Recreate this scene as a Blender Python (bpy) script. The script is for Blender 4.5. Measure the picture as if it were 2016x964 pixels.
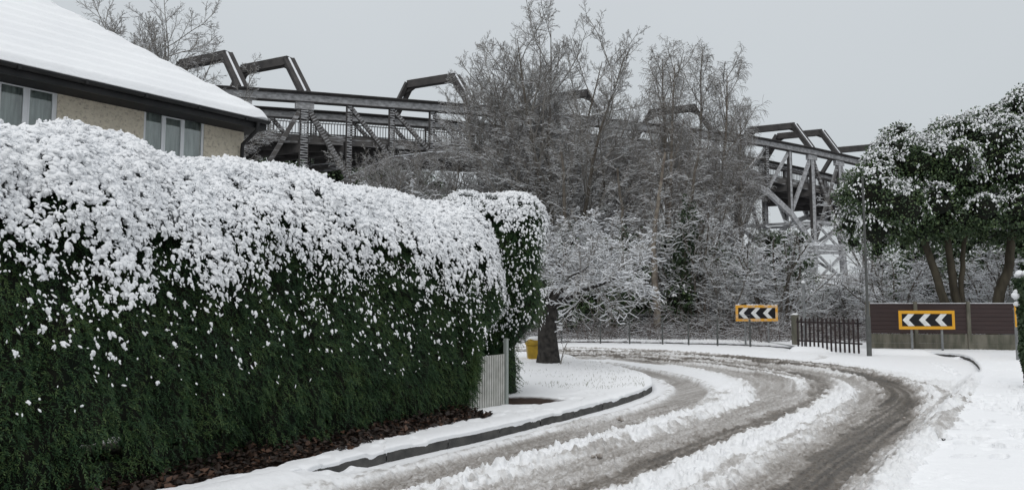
import bpy, math, random
import numpy as np
from mathutils import Vector, Matrix
for o in list(bpy.data.objects): bpy.data.objects.remove(o)
C = bpy.context.scene
COL = C.collection
# ------------------------------------------------------------------ camera
FPX, CAMH, PITCH = 1456.0, 1.6, math.radians(4.7)
cd = bpy.data.cameras.new('camera'); cam = bpy.data.objects.new('camera', cd); COL.objects.link(cam)
cam.location = (0, 0, CAMH); cam.rotation_euler = (math.radians(90) + PITCH, 0, 0)
cd.sensor_width = 36; cd.lens = 36 * FPX / 2016; cd.clip_end = 3000; cd.clip_start = .05
C.camera = cam
# ------------------------------------------------------------------ sky, sun, exposure
w = bpy.data.worlds.new('World'); C.world = w; w.use_nodes = True
nt = w.node_tree; nt.nodes.clear()
SUN_EL, SUN_ROT = math.radians(38), math.radians(200)
sky = nt.nodes.new('ShaderNodeTexSky'); sky.sky_type = 'NISHITA'; sky.sun_disc = False
sky.sun_elevation = SUN_EL; sky.sun_rotation = SUN_ROT; sky.air_density = 2; sky.dust_density = 6
tc = nt.nodes.new('ShaderNodeTexCoord'); sep = nt.nodes.new('ShaderNodeSeparateXYZ')
nt.links.new(tc.outputs['Generated'], sep.inputs[0])
rp = nt.nodes.new('ShaderNodeValToRGB'); cr = rp.color_ramp     # overcast cloud layer: brighter towards the zenith
cr.elements[0].position = 0.0; cr.elements[0].color = (6.2, 6.55, 6.75, 1)
cr.elements[1].position = 1.0; cr.elements[1].color = (14.0, 14.1, 14.3, 1)
e = cr.elements.new(.18); e.color = (6.1, 6.55, 6.9, 1)
e = cr.elements.new(.42); e.color = (6.6, 7.0, 7.35, 1)
nt.links.new(sep.outputs['Z'], rp.inputs[0])
ns = nt.nodes.new('ShaderNodeTexNoise'); ns.inputs['Scale'].default_value = 2.2; ns.inputs['Detail'].default_value = 3
nt.links.new(tc.outputs['Generated'], ns.inputs['Vector'])
mr = nt.nodes.new('ShaderNodeMapRange'); mr.inputs['To Min'].default_value = .93; mr.inputs['To Max'].default_value = 1.07
nt.links.new(ns.outputs['Fac'], mr.inputs['Value'])
ml = nt.nodes.new('ShaderNodeMix'); ml.data_type = 'RGBA'; ml.blend_type = 'MULTIPLY'; ml.inputs['Factor'].default_value = 1
nt.links.new(rp.outputs[0], ml.inputs[6]); nt.links.new(mr.outputs[0], ml.inputs[7])
mx = nt.nodes.new('ShaderNodeMix'); mx.data_type = 'RGBA'; mx.inputs['Factor'].default_value = .97
nt.links.new(sky.outputs[0], mx.inputs[6]); nt.links.new(ml.outputs[2], mx.inputs[7])
bg = nt.nodes.new('ShaderNodeBackground'); bg.inputs['Strength'].default_value = .1
nt.links.new(mx.outputs[2], bg.inputs[0])
wo = nt.nodes.new('ShaderNodeOutputWorld'); nt.links.new(bg.outputs[0], wo.inputs[0])
sd = bpy.data.lights.new('sun', 'SUN'); sd.energy = .5; sd.angle = math.radians(25); sd.color = (1, .98, .95)
so = bpy.data.objects.new('sun', sd); COL.objects.link(so)
so.rotation_euler = (math.radians(52), 0, math.radians(180) - SUN_ROT)
V = C.view_settings; V.view_transform = 'Standard'; V.look = 'None'; V.exposure = -0.08; V.gamma = 1; V.use_curve_mapping = False
C.cycles.max_bounces = 6; C.cycles.diffuse_bounces = 3; C.cycles.transparent_max_bounces = 8
C.cycles.use_adaptive_sampling = True

rng = np.random.default_rng(7)
R = np.random.default_rng
# ------------------------------------------------------------------ photo measuring helpers
cp, sp_ = math.cos(PITCH), math.sin(PITCH)
def ray(px, py):
    a = (px - 1008) / FPX; b = (482 - py) / FPX
    return np.array([a, cp - b * sp_, sp_ + b * cp])
def G(px, py, z=0.):
    d = ray(px, py); t = (z - CAMH) / d[2]; return np.array([d[0] * t, d[1] * t, z])
def U(px, py, Y):
    d = ray(px, py); t = Y / d[1]; return np.array([d[0] * t, Y, CAMH + d[2] * t])
def PL(px, py, p0, ax):          # hit on the vertical plane through p0 along ax -> (t, z)
    d = ray(px, py); A = np.array([[d[0], -ax[0]], [d[1], -ax[1]]])
    k, t = np.linalg.solve(A, np.array([p0[0], p0[1]])); return t, CAMH + d[2] * k
# ------------------------------------------------------------------ noise
def _h(i, j, k, s):
    n = (i * 374761393 + j * 668265263 + k * 2147483647 + s * 974711).astype(np.int64) & 0xffffffff
    n = ((n ^ (n >> 13)) * 1274126177) & 0xffffffff
    n = ((n ^ (n >> 16)) * 2246822519) & 0xffffffff
    return ((n ^ (n >> 15)) & 0xffffff) / float(0xffffff)
def vn(p, s=0):
    p = np.asarray(p, float); f = np.floor(p); i = f.astype(np.int64); u = p - f; u = u * u * (3 - 2 * u)
    if p.shape[-1] == 2:
        x, y = i[..., 0], i[..., 1]; a, b = u[..., 0], u[..., 1]; z = np.zeros_like(x)
        return (_h(x, y, z, s) * (1 - a) + _h(x + 1, y, z, s) * a) * (1 - b) + (_h(x, y + 1, z, s) * (1 - a) + _h(x + 1, y + 1, z, s) * a) * b
    x, y, z = i[..., 0], i[..., 1], i[..., 2]; a, b, c = u[..., 0], u[..., 1], u[..., 2]
    def l(zz): return (_h(x, y, zz, s) * (1 - a) + _h(x + 1, y, zz, s) * a) * (1 - b) + (_h(x, y + 1, zz, s) * (1 - a) + _h(x + 1, y + 1, zz, s) * a) * b
    return l(z) * (1 - c) + l(z + 1) * c
def fbm(p, o=3, s=0):
    p = np.asarray(p, float); t = 0; a = .5; n = 0
    for k in range(o):
        t = t + a * vn(p * 2 ** k + 17.3 * k, s + k); n += a; a *= .5
    return t / n
def ss(a, b, x):
    t = np.clip((x - a) / (b - a), 0, 1); return t * t * (3 - 2 * t)
# ------------------------------------------------------------------ materials
MATS = {}
def mat(name, col, rough=.8, col2=None, scale=4., detail=4., bump=0., bscale=None, spec=.3, lo=.35, hi=.65, coords='Object', metal=0., stretch=None, bdist=.02):
    if name in MATS: return MATS[name]
    m = bpy.data.materials.new(name); m.use_nodes = True; n = m.node_tree; b = n.nodes['Principled BSDF']
    b.inputs['Base Color'].default_value = (*col, 1); b.inputs['Roughness'].default_value = rough
    b.inputs['Specular IOR Level'].default_value = spec; b.inputs['Metallic'].default_value = metal
    t = n.nodes.new('ShaderNodeTexCoord'); src = t.outputs[coords]
    if stretch:
        mp = n.nodes.new('ShaderNodeMapping'); mp.inputs['Scale'].default_value = stretch
        n.links.new(src, mp.inputs[0]); src = mp.outputs[0]
    if col2:
        x = n.nodes.new('ShaderNodeTexNoise'); x.inputs['Scale'].default_value = scale; x.inputs['Detail'].default_value = detail
        n.links.new(src, x.inputs['Vector'])
        r = n.nodes.new('ShaderNodeMapRange'); r.inputs['From Min'].default_value = lo; r.inputs['From Max'].default_value = hi
        n.links.new(x.outputs['Fac'], r.inputs['Value'])
        q = n.nodes.new('ShaderNodeMix'); q.data_type = 'RGBA'; q.inputs[6].default_value = (*col, 1); q.inputs[7].default_value = (*col2, 1)
        n.links.new(r.outputs[0], q.inputs['Factor']); n.links.new(q.outputs[2], b.inputs['Base Color'])
    if bump:
        x = n.nodes.new('ShaderNodeTexNoise'); x.inputs['Scale'].default_value = bscale or scale * 4; x.inputs['Detail'].default_value = 5
        n.links.new(src, x.inputs['Vector'])
        u = n.nodes.new('ShaderNodeBump'); u.inputs['Strength'].default_value = bump; u.inputs['Distance'].default_value = bdist
        n.links.new(x.outputs['Fac'], u.inputs['Height']); n.links.new(u.outputs[0], b.inputs['Normal'])
    MATS[name] = m; return m
SNOW = mat('snow', (.86, .87, .885), .65, (.81, .825, .845), 1.5, 4, .35, 30, .25)
SNOWR = mat('snow_roof', (.83, .845, .86), .65, (.79, .805, .825), .8, 4, .4, 14, .25, bdist=.03)
SNOWT = mat('snow_twigs', (.80, .82, .85), .7)
BARK = mat('bark_grey_brown', (.085, .072, .06), .9, (.15, .135, .115), 6, 4, .5, 20)
BARKD = mat('bark_dark', (.016, .015, .014), .9, (.05, .046, .042), 9, 5, .8, 30)
BARKP = mat('bark_pale_birch', (.26, .23, .19), .85, (.12, .10, .085), 4, 4, .3, 20)
TWIG = mat('twig_brown', (.17, .16, .148), .85, (.27, .255, .235), 1.5, 2)
TWIGB = mat('twig_birch', (.16, .148, .132), .85, (.24, .22, .20), 1.5, 2)
KERB = mat('kerb_concrete', (.045, .045, .044), .8, (.09, .088, .083), 5, 4, .3, 40)
CONC = mat('fence_concrete', (.17, .16, .13), .9, (.085, .085, .065), 2.2, 5, .3, 30, stretch=(3, 3, .7))
# ------------------------------------------------------------------ mesh helpers
def mk(name, Vv, Q=None, T=None, m=None, parent=None, smooth=True, midx=None, attrs=None, loc=None):
    me = bpy.data.meshes.new(name)
    Vv = np.ascontiguousarray(Vv, np.float32).reshape(-1, 3)
    nq = 0 if Q is None else len(Q); ntr = 0 if T is None else len(T)
    parts = []; tot = []
    if nq: parts.append(np.asarray(Q, np.int32).ravel()); tot.append(np.full(nq, 4, np.int32))
    if ntr: parts.append(np.asarray(T, np.int32).ravel()); tot.append(np.full(ntr, 3, np.int32))
    li = np.concatenate(parts); tt = np.concatenate(tot)
    st = np.concatenate([[0], np.cumsum(tt)[:-1]]).astype(np.int32)
    me.vertices.add(len(Vv)); me.vertices.foreach_set('co', Vv.ravel())
    me.loops.add(len(li)); me.loops.foreach_set('vertex_index', li)
    me.polygons.add(len(tt)); me.polygons.foreach_set('loop_start', st); me.polygons.foreach_set('loop_total', tt)
    ms = m if isinstance(m, (list, tuple)) else [m]
    for q in ms: me.materials.append(q)
    if midx is not None: me.polygons.foreach_set('material_index', np.asarray(midx, np.int32))
    me.polygons.foreach_set('use_smooth', np.full(len(tt), smooth, bool))
    if attrs:
        for k, a in attrs.items():
            at = me.attributes.new(k, 'FLOAT', 'POINT'); at.data.foreach_set('value', np.ascontiguousarray(a, np.float32).ravel())
    me.update(calc_edges=True)
    o = bpy.data.objects.new(name, me); COL.objects.link(o)
    if parent: o.parent = parent
    if loc is not None: o.location = loc
    return o
def tag(o, label=None, cat=None, group=None, kind=None):
    if label: o['label'] = label
    if cat: o['category'] = cat
    if group: o['group'] = group
    if kind: o['kind'] = kind
    return o
def empty(name, label, cat, loc=(0, 0, 0), rz=0, group=None):
    o = bpy.data.objects.new(name, None); COL.objects.link(o); o.location = [float(v) for v in loc]; o.rotation_euler = (0, 0, rz)
    return tag(o, label, cat, group)
def copy_tree(root, loc, rz, label, scale=1., group=None):
    r = root.copy(); COL.objects.link(r); r.location = [float(v) for v in loc]; r.rotation_euler = (0, 0, rz)
    r.scale = (scale,) * 3 if not isinstance(scale, tuple) else scale
    r['label'] = label
    if group: r['group'] = group
    for ch in list(root.children):
        c = ch.copy(); COL.objects.link(c); c.parent = r
    return r
class MB:
    """collects boxes, bars and polygons, builds ONE mesh"""
    def __init__(s): s.v = []; s.q = []; s.t = []; s.n = 0; s.mi = []; s.mt = []; s.cur = 0
    def add(s, v, q=(), t=()):
        v = np.asarray(v, float); s.v.append(v)
        for f in q: s.q.append([i + s.n for i in f]); s.mi.append(s.cur)
        for f in t: s.t.append([i + s.n for i in f]); s.mt.append(s.cur)
        s.n += len(v); return s
    def frame(s, c, ax, ay, az):     # box: centre and half-axis vectors
        c, ax, ay, az = [np.asarray(k, float) for k in (c, ax, ay, az)]
        v = [c + i * ax + j * ay + k * az for i in (-1, 1) for j in (-1, 1) for k in (-1, 1)]
        return s.add(v, [(0, 1, 3, 2), (4, 6, 7, 5), (0, 4, 5, 1), (2, 3, 7, 6), (0, 2, 6, 4), (1, 5, 7, 3)])
    def box(s, x0, x1, y0, y1, z0, z1):
        return s.frame(((x0 + x1) / 2, (y0 + y1) / 2, (z0 + z1) / 2), ((x1 - x0) / 2, 0, 0), (0, (y1 - y0) / 2, 0), (0, 0, (z1 - z0) / 2))
    def bar(s, p, q, wd, ht, side=None):   # wd: along side vector, ht: other
        p, q = np.asarray(p, float), np.asarray(q, float); d = q - p; L = np.linalg.norm(d); d = d / L
        if side is None:
            side = np.cross(d, (0, 0, 1.))
            if np.linalg.norm(side) < .05: side = np.array([1., 0, 0])
        side = np.asarray(side, float); side = side - d * side.dot(d); side /= np.linalg.norm(side)
        up = np.cross(side, d)
        return s.frame((p + q) / 2, d * L / 2, side * wd / 2, up * ht / 2)
    def build(s, name, m, parent=None, smooth=False, bevel=0, loc=None):
        o = mk(name, np.concatenate(s.v), s.q or None, s.t or None, m, parent, smooth, s.mi + s.mt, loc=loc)
        if bevel:
            b = o.modifiers.new('bevel', 'BEVEL'); b.width = bevel; b.segments = 2; b.limit_method = 'ANGLE'
        return o
def tubes(P, Rr, k):
    """P (B,N,3), Rr (B,N) -> verts, quads"""
    B, N, _ = P.shape
    T = np.gradient(P, axis=1); T /= np.linalg.norm(T, axis=2, keepdims=True) + 1e-9
    ref = np.where(np.abs(T[:, :1, 2:3]) > .9, np.array([1., 0, 0]), np.array([0, 0, 1.]))
    ref = np.broadcast_to(ref, T.shape)
    S = np.cross(T, ref); S /= np.linalg.norm(S, axis=2, keepdims=True) + 1e-9
    W = np.cross(S, T)
    a = np.arange(k) / k * 2 * np.pi
    Vv = P[:, :, None] + Rr[:, :, None, None] * (np.cos(a)[:, None] * S[:, :, None] + np.sin(a)[:, None] * W[:, :, None])
    idx = np.arange(B * N * k).reshape(B, N, k)
    q = np.stack([idx[:, :-1], np.roll(idx[:, :-1], -1, 2), np.roll(idx[:, 1:], -1, 2), idx[:, 1:]], -1).reshape(-1, 4)
    return Vv.reshape(-1, 3), q
def cat(parts):
    vs, qs, n = [], [], 0
    for v, q in parts: vs.append(v); qs.append(q + n); n += len(v)
    return np.concatenate(vs), np.concatenate(qs)
def unit(v): return v / (np.linalg.norm(v, axis=-1, keepdims=True) + 1e-9)
def tube_path(pts, rad, k=12, caps=True):
    P = np.asarray(pts, float)[None]; r = np.full((1, P.shape[1]), rad, float) if np.isscalar(rad) else np.asarray(rad, float)[None]
    return tubes(P, r, k)
# icosphere template
def ico(sub):
    import bmesh
    bm = bmesh.new(); bmesh.ops.create_icosphere(bm, subdivisions=sub, radius=1)
    v = np.array([x.co[:] for x in bm.verts]); f = np.array([[y.index for y in x.verts] for x in bm.faces]); bm.free(); return v, f
ICO1, ICO2 = ico(1), ico(2)
def blobs(c, ax, rg, tmpl=ICO2, rough=.25):
    """c (n,3), ax (n,3,3) rows are half-axes -> lumpy ellipsoids"""
    tv, tf = tmpl; n = len(c)
    s = 1 + rough * (rg.random((n, len(tv), 1)) * 2 - 1)
    Vv = c[:, None] + np.einsum('vk,nkj->nvj', tv, ax) * s
    T = tf[None] + (np.arange(n) * len(tv))[:, None, None]
    return Vv.reshape(-1, 3), T.reshape(-1, 3)
def cards(P, D, Nn, L, W):
    """leaf rhombi: base point P, direction D, width direction from normal Nn"""
    D = unit(D); S = unit(np.cross(D, Nn)); L = np.asarray(L)[:, None]; W = np.asarray(W)[:, None]
    up = np.cross(S, D)
    v = np.stack([P, P + D * L * .5 + S * W * .5 + up * W * .12, P + D * L - up * L * .1, P + D * L * .5 - S * W * .5 + up * W * .12], 1)
    q = np.arange(len(P) * 4).reshape(-1, 4)
    return v.reshape(-1, 3), q
def rdir(rg, n): return unit(rg.normal(size=(n, 3)))

# ================================================================== GROUND
def dense(pts, step=.12, closed=False):
    """Catmull-Rom resample of 2D points"""
    p = np.asarray(pts, float); q = np.vstack([2 * p[0] - p[1], p, 2 * p[-1] - p[-2]]); out = []
    for i in range(1, len(q) - 2):
        n = max(2, int(np.linalg.norm(q[i + 1] - q[i]) / step)); t = np.linspace(0, 1, n, endpoint=False)[:, None]
        a, b, c, d = q[i - 1], q[i], q[i + 1], q[i + 2]
        out.append(.5 * (2 * b + (c - a) * t + (2 * a - 5 * b + 4 * c - d) * t ** 2 + (3 * b - a - 3 * c + d) * t ** 3))
    out.append(p[-1:]); return np.concatenate(out)
def pdist(X, Y, line):
    """distance to polyline, nearest point"""
    best = np.full(X.shape, 1e18); nx = np.zeros(X.shape); ny = np.zeros(X.shape)
    for a, b in zip(line[:-1], line[1:]):
        dx, dy = b - a; l2 = dx * dx + dy * dy + 1e-12
        t = np.clip(((X - a[0]) * dx + (Y - a[1]) * dy) / l2, 0, 1)
        qx = a[0] + t * dx; qy = a[1] + t * dy; d = (X - qx) ** 2 + (Y - qy) ** 2
        k = d < best; best[k] = d[k]; nx[k] = qx[k]; ny[k] = qy[k]
    return np.sqrt(best), nx, ny
def inside(X, Y, poly):
    r = np.zeros(X.shape, bool); n = len(poly)
    for i in range(n):
        x0, y0 = poly[i]; x1, y1 = poly[(i + 1) % n]
        if y0 == y1: continue
        c = ((y0 > Y) != (y1 > Y)) & (X < (x1 - x0) * (Y - y0) / (y1 - y0) + x0); r ^= c
    return r
g2 = lambda *a: [G(px, py)[:2] for px, py in a]
kerbL = dense([(-5.2, 1.4)] + g2((620, 955), (800, 908), (1000, 862), (1200, 808), (1270, 783), (1284, 768), (1262, 750), (1190, 731)) +
              [(1.75, 19.4), (1.65, 20.9), (1.0, 22.2), (-.6, 23.1), (-4, 24.4), (-12, 27), (-30, 32)], .15)
kerbR = dense([(9.6, 25.2), (11.2, 23.9)] + g2((1845, 705), (1905, 714), (1930, 738), (1920, 768), (1862, 850), (1792, 950)) + [(.9, 3.1), (-.6, 1)], .15)
kerbF = dense([(-34, 37.5), (-12, 33), (-4, 31.6)] + g2((1100, 677), (1250, 678), (1400, 681.5), (1500, 685), (1562, 690)) + [(10.9, 27.4)], .25)
polyL = np.vstack([kerbL, [(-60, 40), (-60, -5), (-6, -5)]])
polyR = np.vstack([kerbR, [(4, -3), (60, -3), (60, 60), (11.4, 60), (9.8, 25.3)]])
polyF = np.vstack([kerbF, [(10.9, 60), (-60, 60), (-60, 38)]])
KH = .15
z2 = lambda pts: [(960 + a / 1.909, 640 + b / 1.909) for a, b in pts]
def track(zp, ext_near=True, far=None):
    p = g2(*z2(zp)); p = [np.array(q) for q in p]
    d = unit(p[0] - p[1]); p = [p[0] + d * 5] + p
    e = p[-1]; p = p + [np.array([e[0] - 5, e[1] + 1.2]), np.array([e[0] - 14, e[1] + 4.6])]
    return dense(p, .3)
TR = [  # polyline (measured on the enlarged road), width, dirt level, softness, height cut, noise
    (track([(0, 520), (100, 490), (300, 430), (500, 378), (640, 335), (735, 290), (762, 255), (735, 225), (640, 195), (500, 168), (330, 148)]), .60, .46, .07, .045, .06),
    (track([(300, 590), (600, 480), (850, 402), (1050, 310), (1095, 270), (1060, 232), (980, 200), (850, 172), (650, 146), (400, 128)]), .80, .42, .10, .04, .09),
    (track([(480, 600), (700, 505), (900, 425), (1100, 350), (1235, 290), (1275, 245), (1230, 205), (1100, 175), (900, 146), (600, 122), (300, 112)]), .55, .80, .18, .04, .22),
    (track([(1060, 600), (1200, 500), (1320, 412), (1390, 345), (1422, 292), (1400, 250), (1320, 212), (1180, 184), (950, 158), (700, 132)]), .26, .50, .07, .04, .06),
    (track([(1240, 605), (1350, 505), (1450, 420), (1525, 340), (1552, 282), (1520, 236), (1430, 198), (1300, 172), (1150, 156), (950, 132), (700, 108), (400, 94)]), .66, .95, .13, .05, .2),
    (track([(1120, 575), (1290, 450), (1400, 370), (1465, 300), (1440, 258), (1350, 215), (1150, 172), (900, 142)]), .50, .50, .18, .03, .22),
]
TR.append((dense(g2((1480, 695), (1550, 698), (1605, 702), (1622, 706), (1600, 713)), .3), .22, .22, .08, .03, .05))
carr = track([(620, 600), (900, 470), (1150, 365), (1330, 290), (1370, 250), (1310, 215), (1100, 172), (850, 142), (500, 118)])
# polar-spaced fine sheet round the viewpoint, world space
inv = np.linspace(1 / 3.6, 1 / 40., 760); r_ = 1 / inv
r_ = np.concatenate([r_[:-1][np.diff(r_) < .11], np.arange(r_[:-1][np.diff(r_) < .11][-1] + .1, 40, .1)])
th = np.radians(np.linspace(-43, 43, 1150))
RR, TT = np.meshgrid(r_, th, indexing='ij'); GX = RR * np.sin(TT); GY = RR * np.cos(TT)
sh = GX.shape; X = GX.ravel(); Y = GY.ravel(); XY = np.stack([X, Y], 1)
fine = fbm(XY * 14, 3, 3); mid = fbm(XY * 3.2, 3, 5); big = fbm(XY * .8, 2, 9); tiny = vn(XY * 45, 4)
dL, lx, ly = pdist(X, Y, kerbL); dR, rx, ry = pdist(X, Y, kerbR); dF, fx, fy = pdist(X, Y, kerbF)
iL = inside(X, Y, polyL); iR = inside(X, Y, polyR); iF = inside(X, Y, polyF)
road = ~(iL | iR | iF)
# road: snow depth and dirt
S = np.zeros(len(X)); H = .055 + .018 * mid + .006 * fine
chunk = ss(.52, .75, fbm(XY * 22, 2, 31)) * .036 + ss(.6, .8, fbm(XY * 9, 2, 33)) * .04
dC, _, _ = pdist(X, Y, carr)
_a = np.gradient(carr, axis=0); _ar = np.r_[0, np.cumsum(np.linalg.norm(np.diff(carr, axis=0), axis=1))]
_, cx_, cy_ = pdist(X, Y, carr)
def _near(step=4):
    out = np.zeros(len(X), int); best = np.full(len(X), 1e9)
    for i in range(0, len(carr), step):
        d = (X - carr[i, 0]) ** 2 + (Y - carr[i, 1]) ** 2; k = d < best; best[k] = d[k]; out[k] = i
    return out
_ni = _near(1); _t = unit(_a[_ni]); sd_ = (X - carr[_ni, 0]) * _t[:, 1] - (Y - carr[_ni, 1]) * _t[:, 0]
al_ = _ar[_ni] + (X - carr[_ni, 0]) * _t[:, 0] + (Y - carr[_ni, 1]) * _t[:, 1]
sw = np.stack([sd_ + (big - .5) * .12, al_ * .045], 1); streak = fbm(sw * 7, 3, 81); streak2 = fbm(np.stack([sd_ * 22, al_ * .5], 1), 2, 85)
inC = ss(2.5, 1.7, dC + (big - .5) * .5)
fars = ss(13, 22, Y)
S += inC * (.03 + .08 * ss(.45, .62, mid) + (.20 + .06 * fars) * ss(.48, .64, streak) + .06 * (streak2 - .4) + fars * (.10 + .42 * ss(.42, .6, streak)))
H += inC * (.02 * (streak - .5) + .012 * (streak2 - .5))
rough = inC * .9 + .1
for ln, wd, lev, soft, cut, nz in TR:
    d, _, _ = pdist(X, Y, ln)
    d = d + (mid - .5) * nz * 1.6 + (fine - .5) * nz * .9
    m = ss(wd / 2 + soft, wd / 2 - soft, d)
    shoulder = np.exp(-((d - wd / 2 - .1) / .09) ** 2)
    H = H * (1 - m) + m * np.maximum(.055 - cut, .006) + shoulder * .022 * (1 - m)
    S = np.maximum(S, m * lev * (.85 + .28 * (fine - .4) + .25 * (big - .5) + .75 * (streak2 - .5) + .35 * (streak - .5)))
    S = np.maximum(S, shoulder * .38 * ss(.35, .65, fine) * (lev > .3) * min(1, lev + .2))
H += chunk * rough * (.35 + .65 * np.clip(1 - S * 1.3, 0, 1)) + .010 * (tiny - .5) * rough
H += S * .012 * (fine - .5) * 2 + .006 * (tiny - .5) * ss(.1, .4, S)
for ln, wd in ((track([(0, 570), (250, 500), (450, 450), (650, 390), (800, 345), (900, 310), (945, 280), (930, 250), (870, 225), (800, 200), (650, 168), (400, 140)]), .34), (track([(650, 600), (850, 510), (1000, 440), (1150, 370), (1270, 305), (1325, 255), (1290, 215), (1150, 185)]), .50)):
    d, _, _ = pdist(X, Y, ln); d = d + (mid - .5) * .34 + (fine - .5) * .24; m = ss(wd / 2 + .07, wd / 2 - .07, d) * ss(17, 13, Y)
    S *= 1 - .88 * m; H += m * (.008 + chunk * .22)
# outer snow bank right of the dark track: chunks kicked up
H += ss(.7, .1, np.abs(sd_ - 2.45)) * chunk * .45 * (~iL)
# buried kerb on the right, near the viewer; left kerb face stays clear
H = np.where(dR < 1.4, H + (KH + .03) * ss(.35, .0, dR) * np.maximum(ss(17.5, 15.0, Y), ss(13.1, 12.7, X) * (Y > 21.5)), H)
H = np.where(dL < .5, H * (.55 + .45 * ss(.0, .5, dL)), H)
bur = ss(7.3, 6.4, Y + (mid - .5) * .8)
H = np.where(dL < .6, H + (KH + .03) * ss(.45, .0, dL) * bur, H)
# footprints on the right
fp = np.zeros(len(X)); rg = R(5)
prints = []
for (a, b, n, sx) in (((7.0, 9.2), (12.5, 16.2), 16, .22), ((5.2, 7.4), (9.4, 13.8), 14, .3), ((9.9, 16.6), (11.6, 20.4), 12, .14)):
    a, b = np.array(a), np.array(b); dv = unit(b - a); nn = np.array([dv[1], -dv[0]])
    for k in range(n):
        c = a + (b - a) * (k + rg.random() * .4) / n + nn * ((k % 2 - .5) * sx + rg.normal() * .05); prints.append((c, math.atan2(dv[0], dv[1]) + rg.normal() * .25))
for k in range(46):
    c = G(1820 + rg.random() * 200, 770 + rg.random() * 180)[:2]; prints.append((c, rg.random() * 3))
for k in range(26):
    c = np.array([6.9, 10.6]) + np.array([.7, .75]) * (rg.random() * 2.4 - .6) + rg.normal(size=2) * .16; prints.append((c, rg.random() * 3))
for c, a in prints:
    u = (X - c[0]) * math.cos(a) - (Y - c[1]) * math.sin(a); v = (X - c[0]) * math.sin(a) + (Y - c[1]) * math.cos(a)
    d = np.sqrt((u / .065) ** 2 + (v / .15) ** 2)
    fp = np.maximum(fp, ss(1.12, .88, d)); fp = np.minimum(1, fp); H += .012 * np.exp(-((d - 1.4) / .25) ** 2)
H -= .07 * fp
clod = ss(.66, .74, fbm(XY * 11, 2, 77)) * np.exp(-((X - 7.2) ** 2 + (Y - 11.2) ** 2) / .5)
S = np.maximum(S, clod * .8)
H = np.maximum(H, .003)
smat = bpy.data.materials.new('slush_snow'); smat.use_nodes = True; n = smat.node_tree; b = n.nodes['Principled BSDF']
at = n.nodes.new('ShaderNodeAttribute'); at.attribute_name = 'dirt'
tcn = n.nodes.new('ShaderNodeTexCoord')
x1 = n.nodes.new('ShaderNodeTexNoise'); x1.inputs['Scale'].default_value = 26; x1.inputs['Detail'].default_value = 6; x1.inputs['Roughness'].default_value = .7
n.links.new(tcn.outputs['Object'], x1.inputs['Vector'])
m1 = n.nodes.new('ShaderNodeMath'); m1.operation = 'SUBTRACT'; m1.inputs[1].default_value = .5; n.links.new(x1.outputs['Fac'], m1.inputs[0])
m2 = n.nodes.new('ShaderNodeMath'); m2.operation = 'MULTIPLY'; n.links.new(m1.outputs[0], m2.inputs[0])
mrr = n.nodes.new('ShaderNodeMapRange'); mrr.inputs['From Min'].default_value = .02; mrr.inputs['From Max'].default_value = .35; mrr.inputs['To Min'].default_value = 0; mrr.inputs['To Max'].default_value = .85
n.links.new(at.outputs['Fac'], mrr.inputs['Value']); n.links.new(mrr.outputs[0], m2.inputs[1])
m3 = n.nodes.new('ShaderNodeMath'); m3.operation = 'ADD'; m3.use_clamp = True; n.links.new(at.outputs['Fac'], m3.inputs[0]); n.links.new(m2.outputs[0], m3.inputs[1])
rr = n.nodes.new('ShaderNodeValToRGB'); q = rr.color_ramp
q.elements[0].position = 0; q.elements[0].color = (.84, .85, .865, 1); q.elements[1].position = 1; q.elements[1].color = (.062, .053, .044, 1)
for ps, c_ in ((.1, (.76, .765, .77)), (.28, (.45, .435, .42)), (.46, (.285, .265, .245)), (.72, (.135, .117, .098))):
    e = q.elements.new(ps); e.color = (*c_, 1)
n.links.new(m3.outputs[0], rr.inputs[0]); n.links.new(rr.outputs[0], b.inputs['Base Color'])
r2 = n.nodes.new('ShaderNodeMapRange'); r2.inputs['To Min'].default_value = .65; r2.inputs['To Max'].default_value = .30; n.links.new(m3.outputs[0], r2.inputs['Value']); n.links.new(r2.outputs[0], b.inputs['Roughness'])
b.inputs['Specular IOR Level'].default_value = .35
bu = n.nodes.new('ShaderNodeBump'); bu.inputs['Strength'].default_value = .6; bu.inputs['Distance'].default_value = .012
n.links.new(x1.outputs['Fac'], bu.inputs['Height']); n.links.new(bu.outputs[0], b.inputs['Normal'])
IDX = np.arange(sh[0] * sh[1]).reshape(sh)
QA = np.stack([IDX[:-1, :-1], IDX[:-1, 1:], IDX[1:, 1:], IDX[1:, :-1]], -1).reshape(-1, 4)
def sub(Vv, Q, attr):
    u, invx = np.unique(Q, return_inverse=True); return Vv[u], invx.reshape(-1, 4), {k: a[u] for k, a in attr.items()}
under = (iL & (dL > .3)) | (iR & (dR > .3)) | (iF & (dF > .5))
qr = QA[~under[QA].all(1)]
v_, q_, a_ = sub(np.stack([X, Y, H], 1), qr, {'dirt': S})
tag(mk('road', v_, q_, None, smat, attrs=a_), kind='structure')

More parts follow.
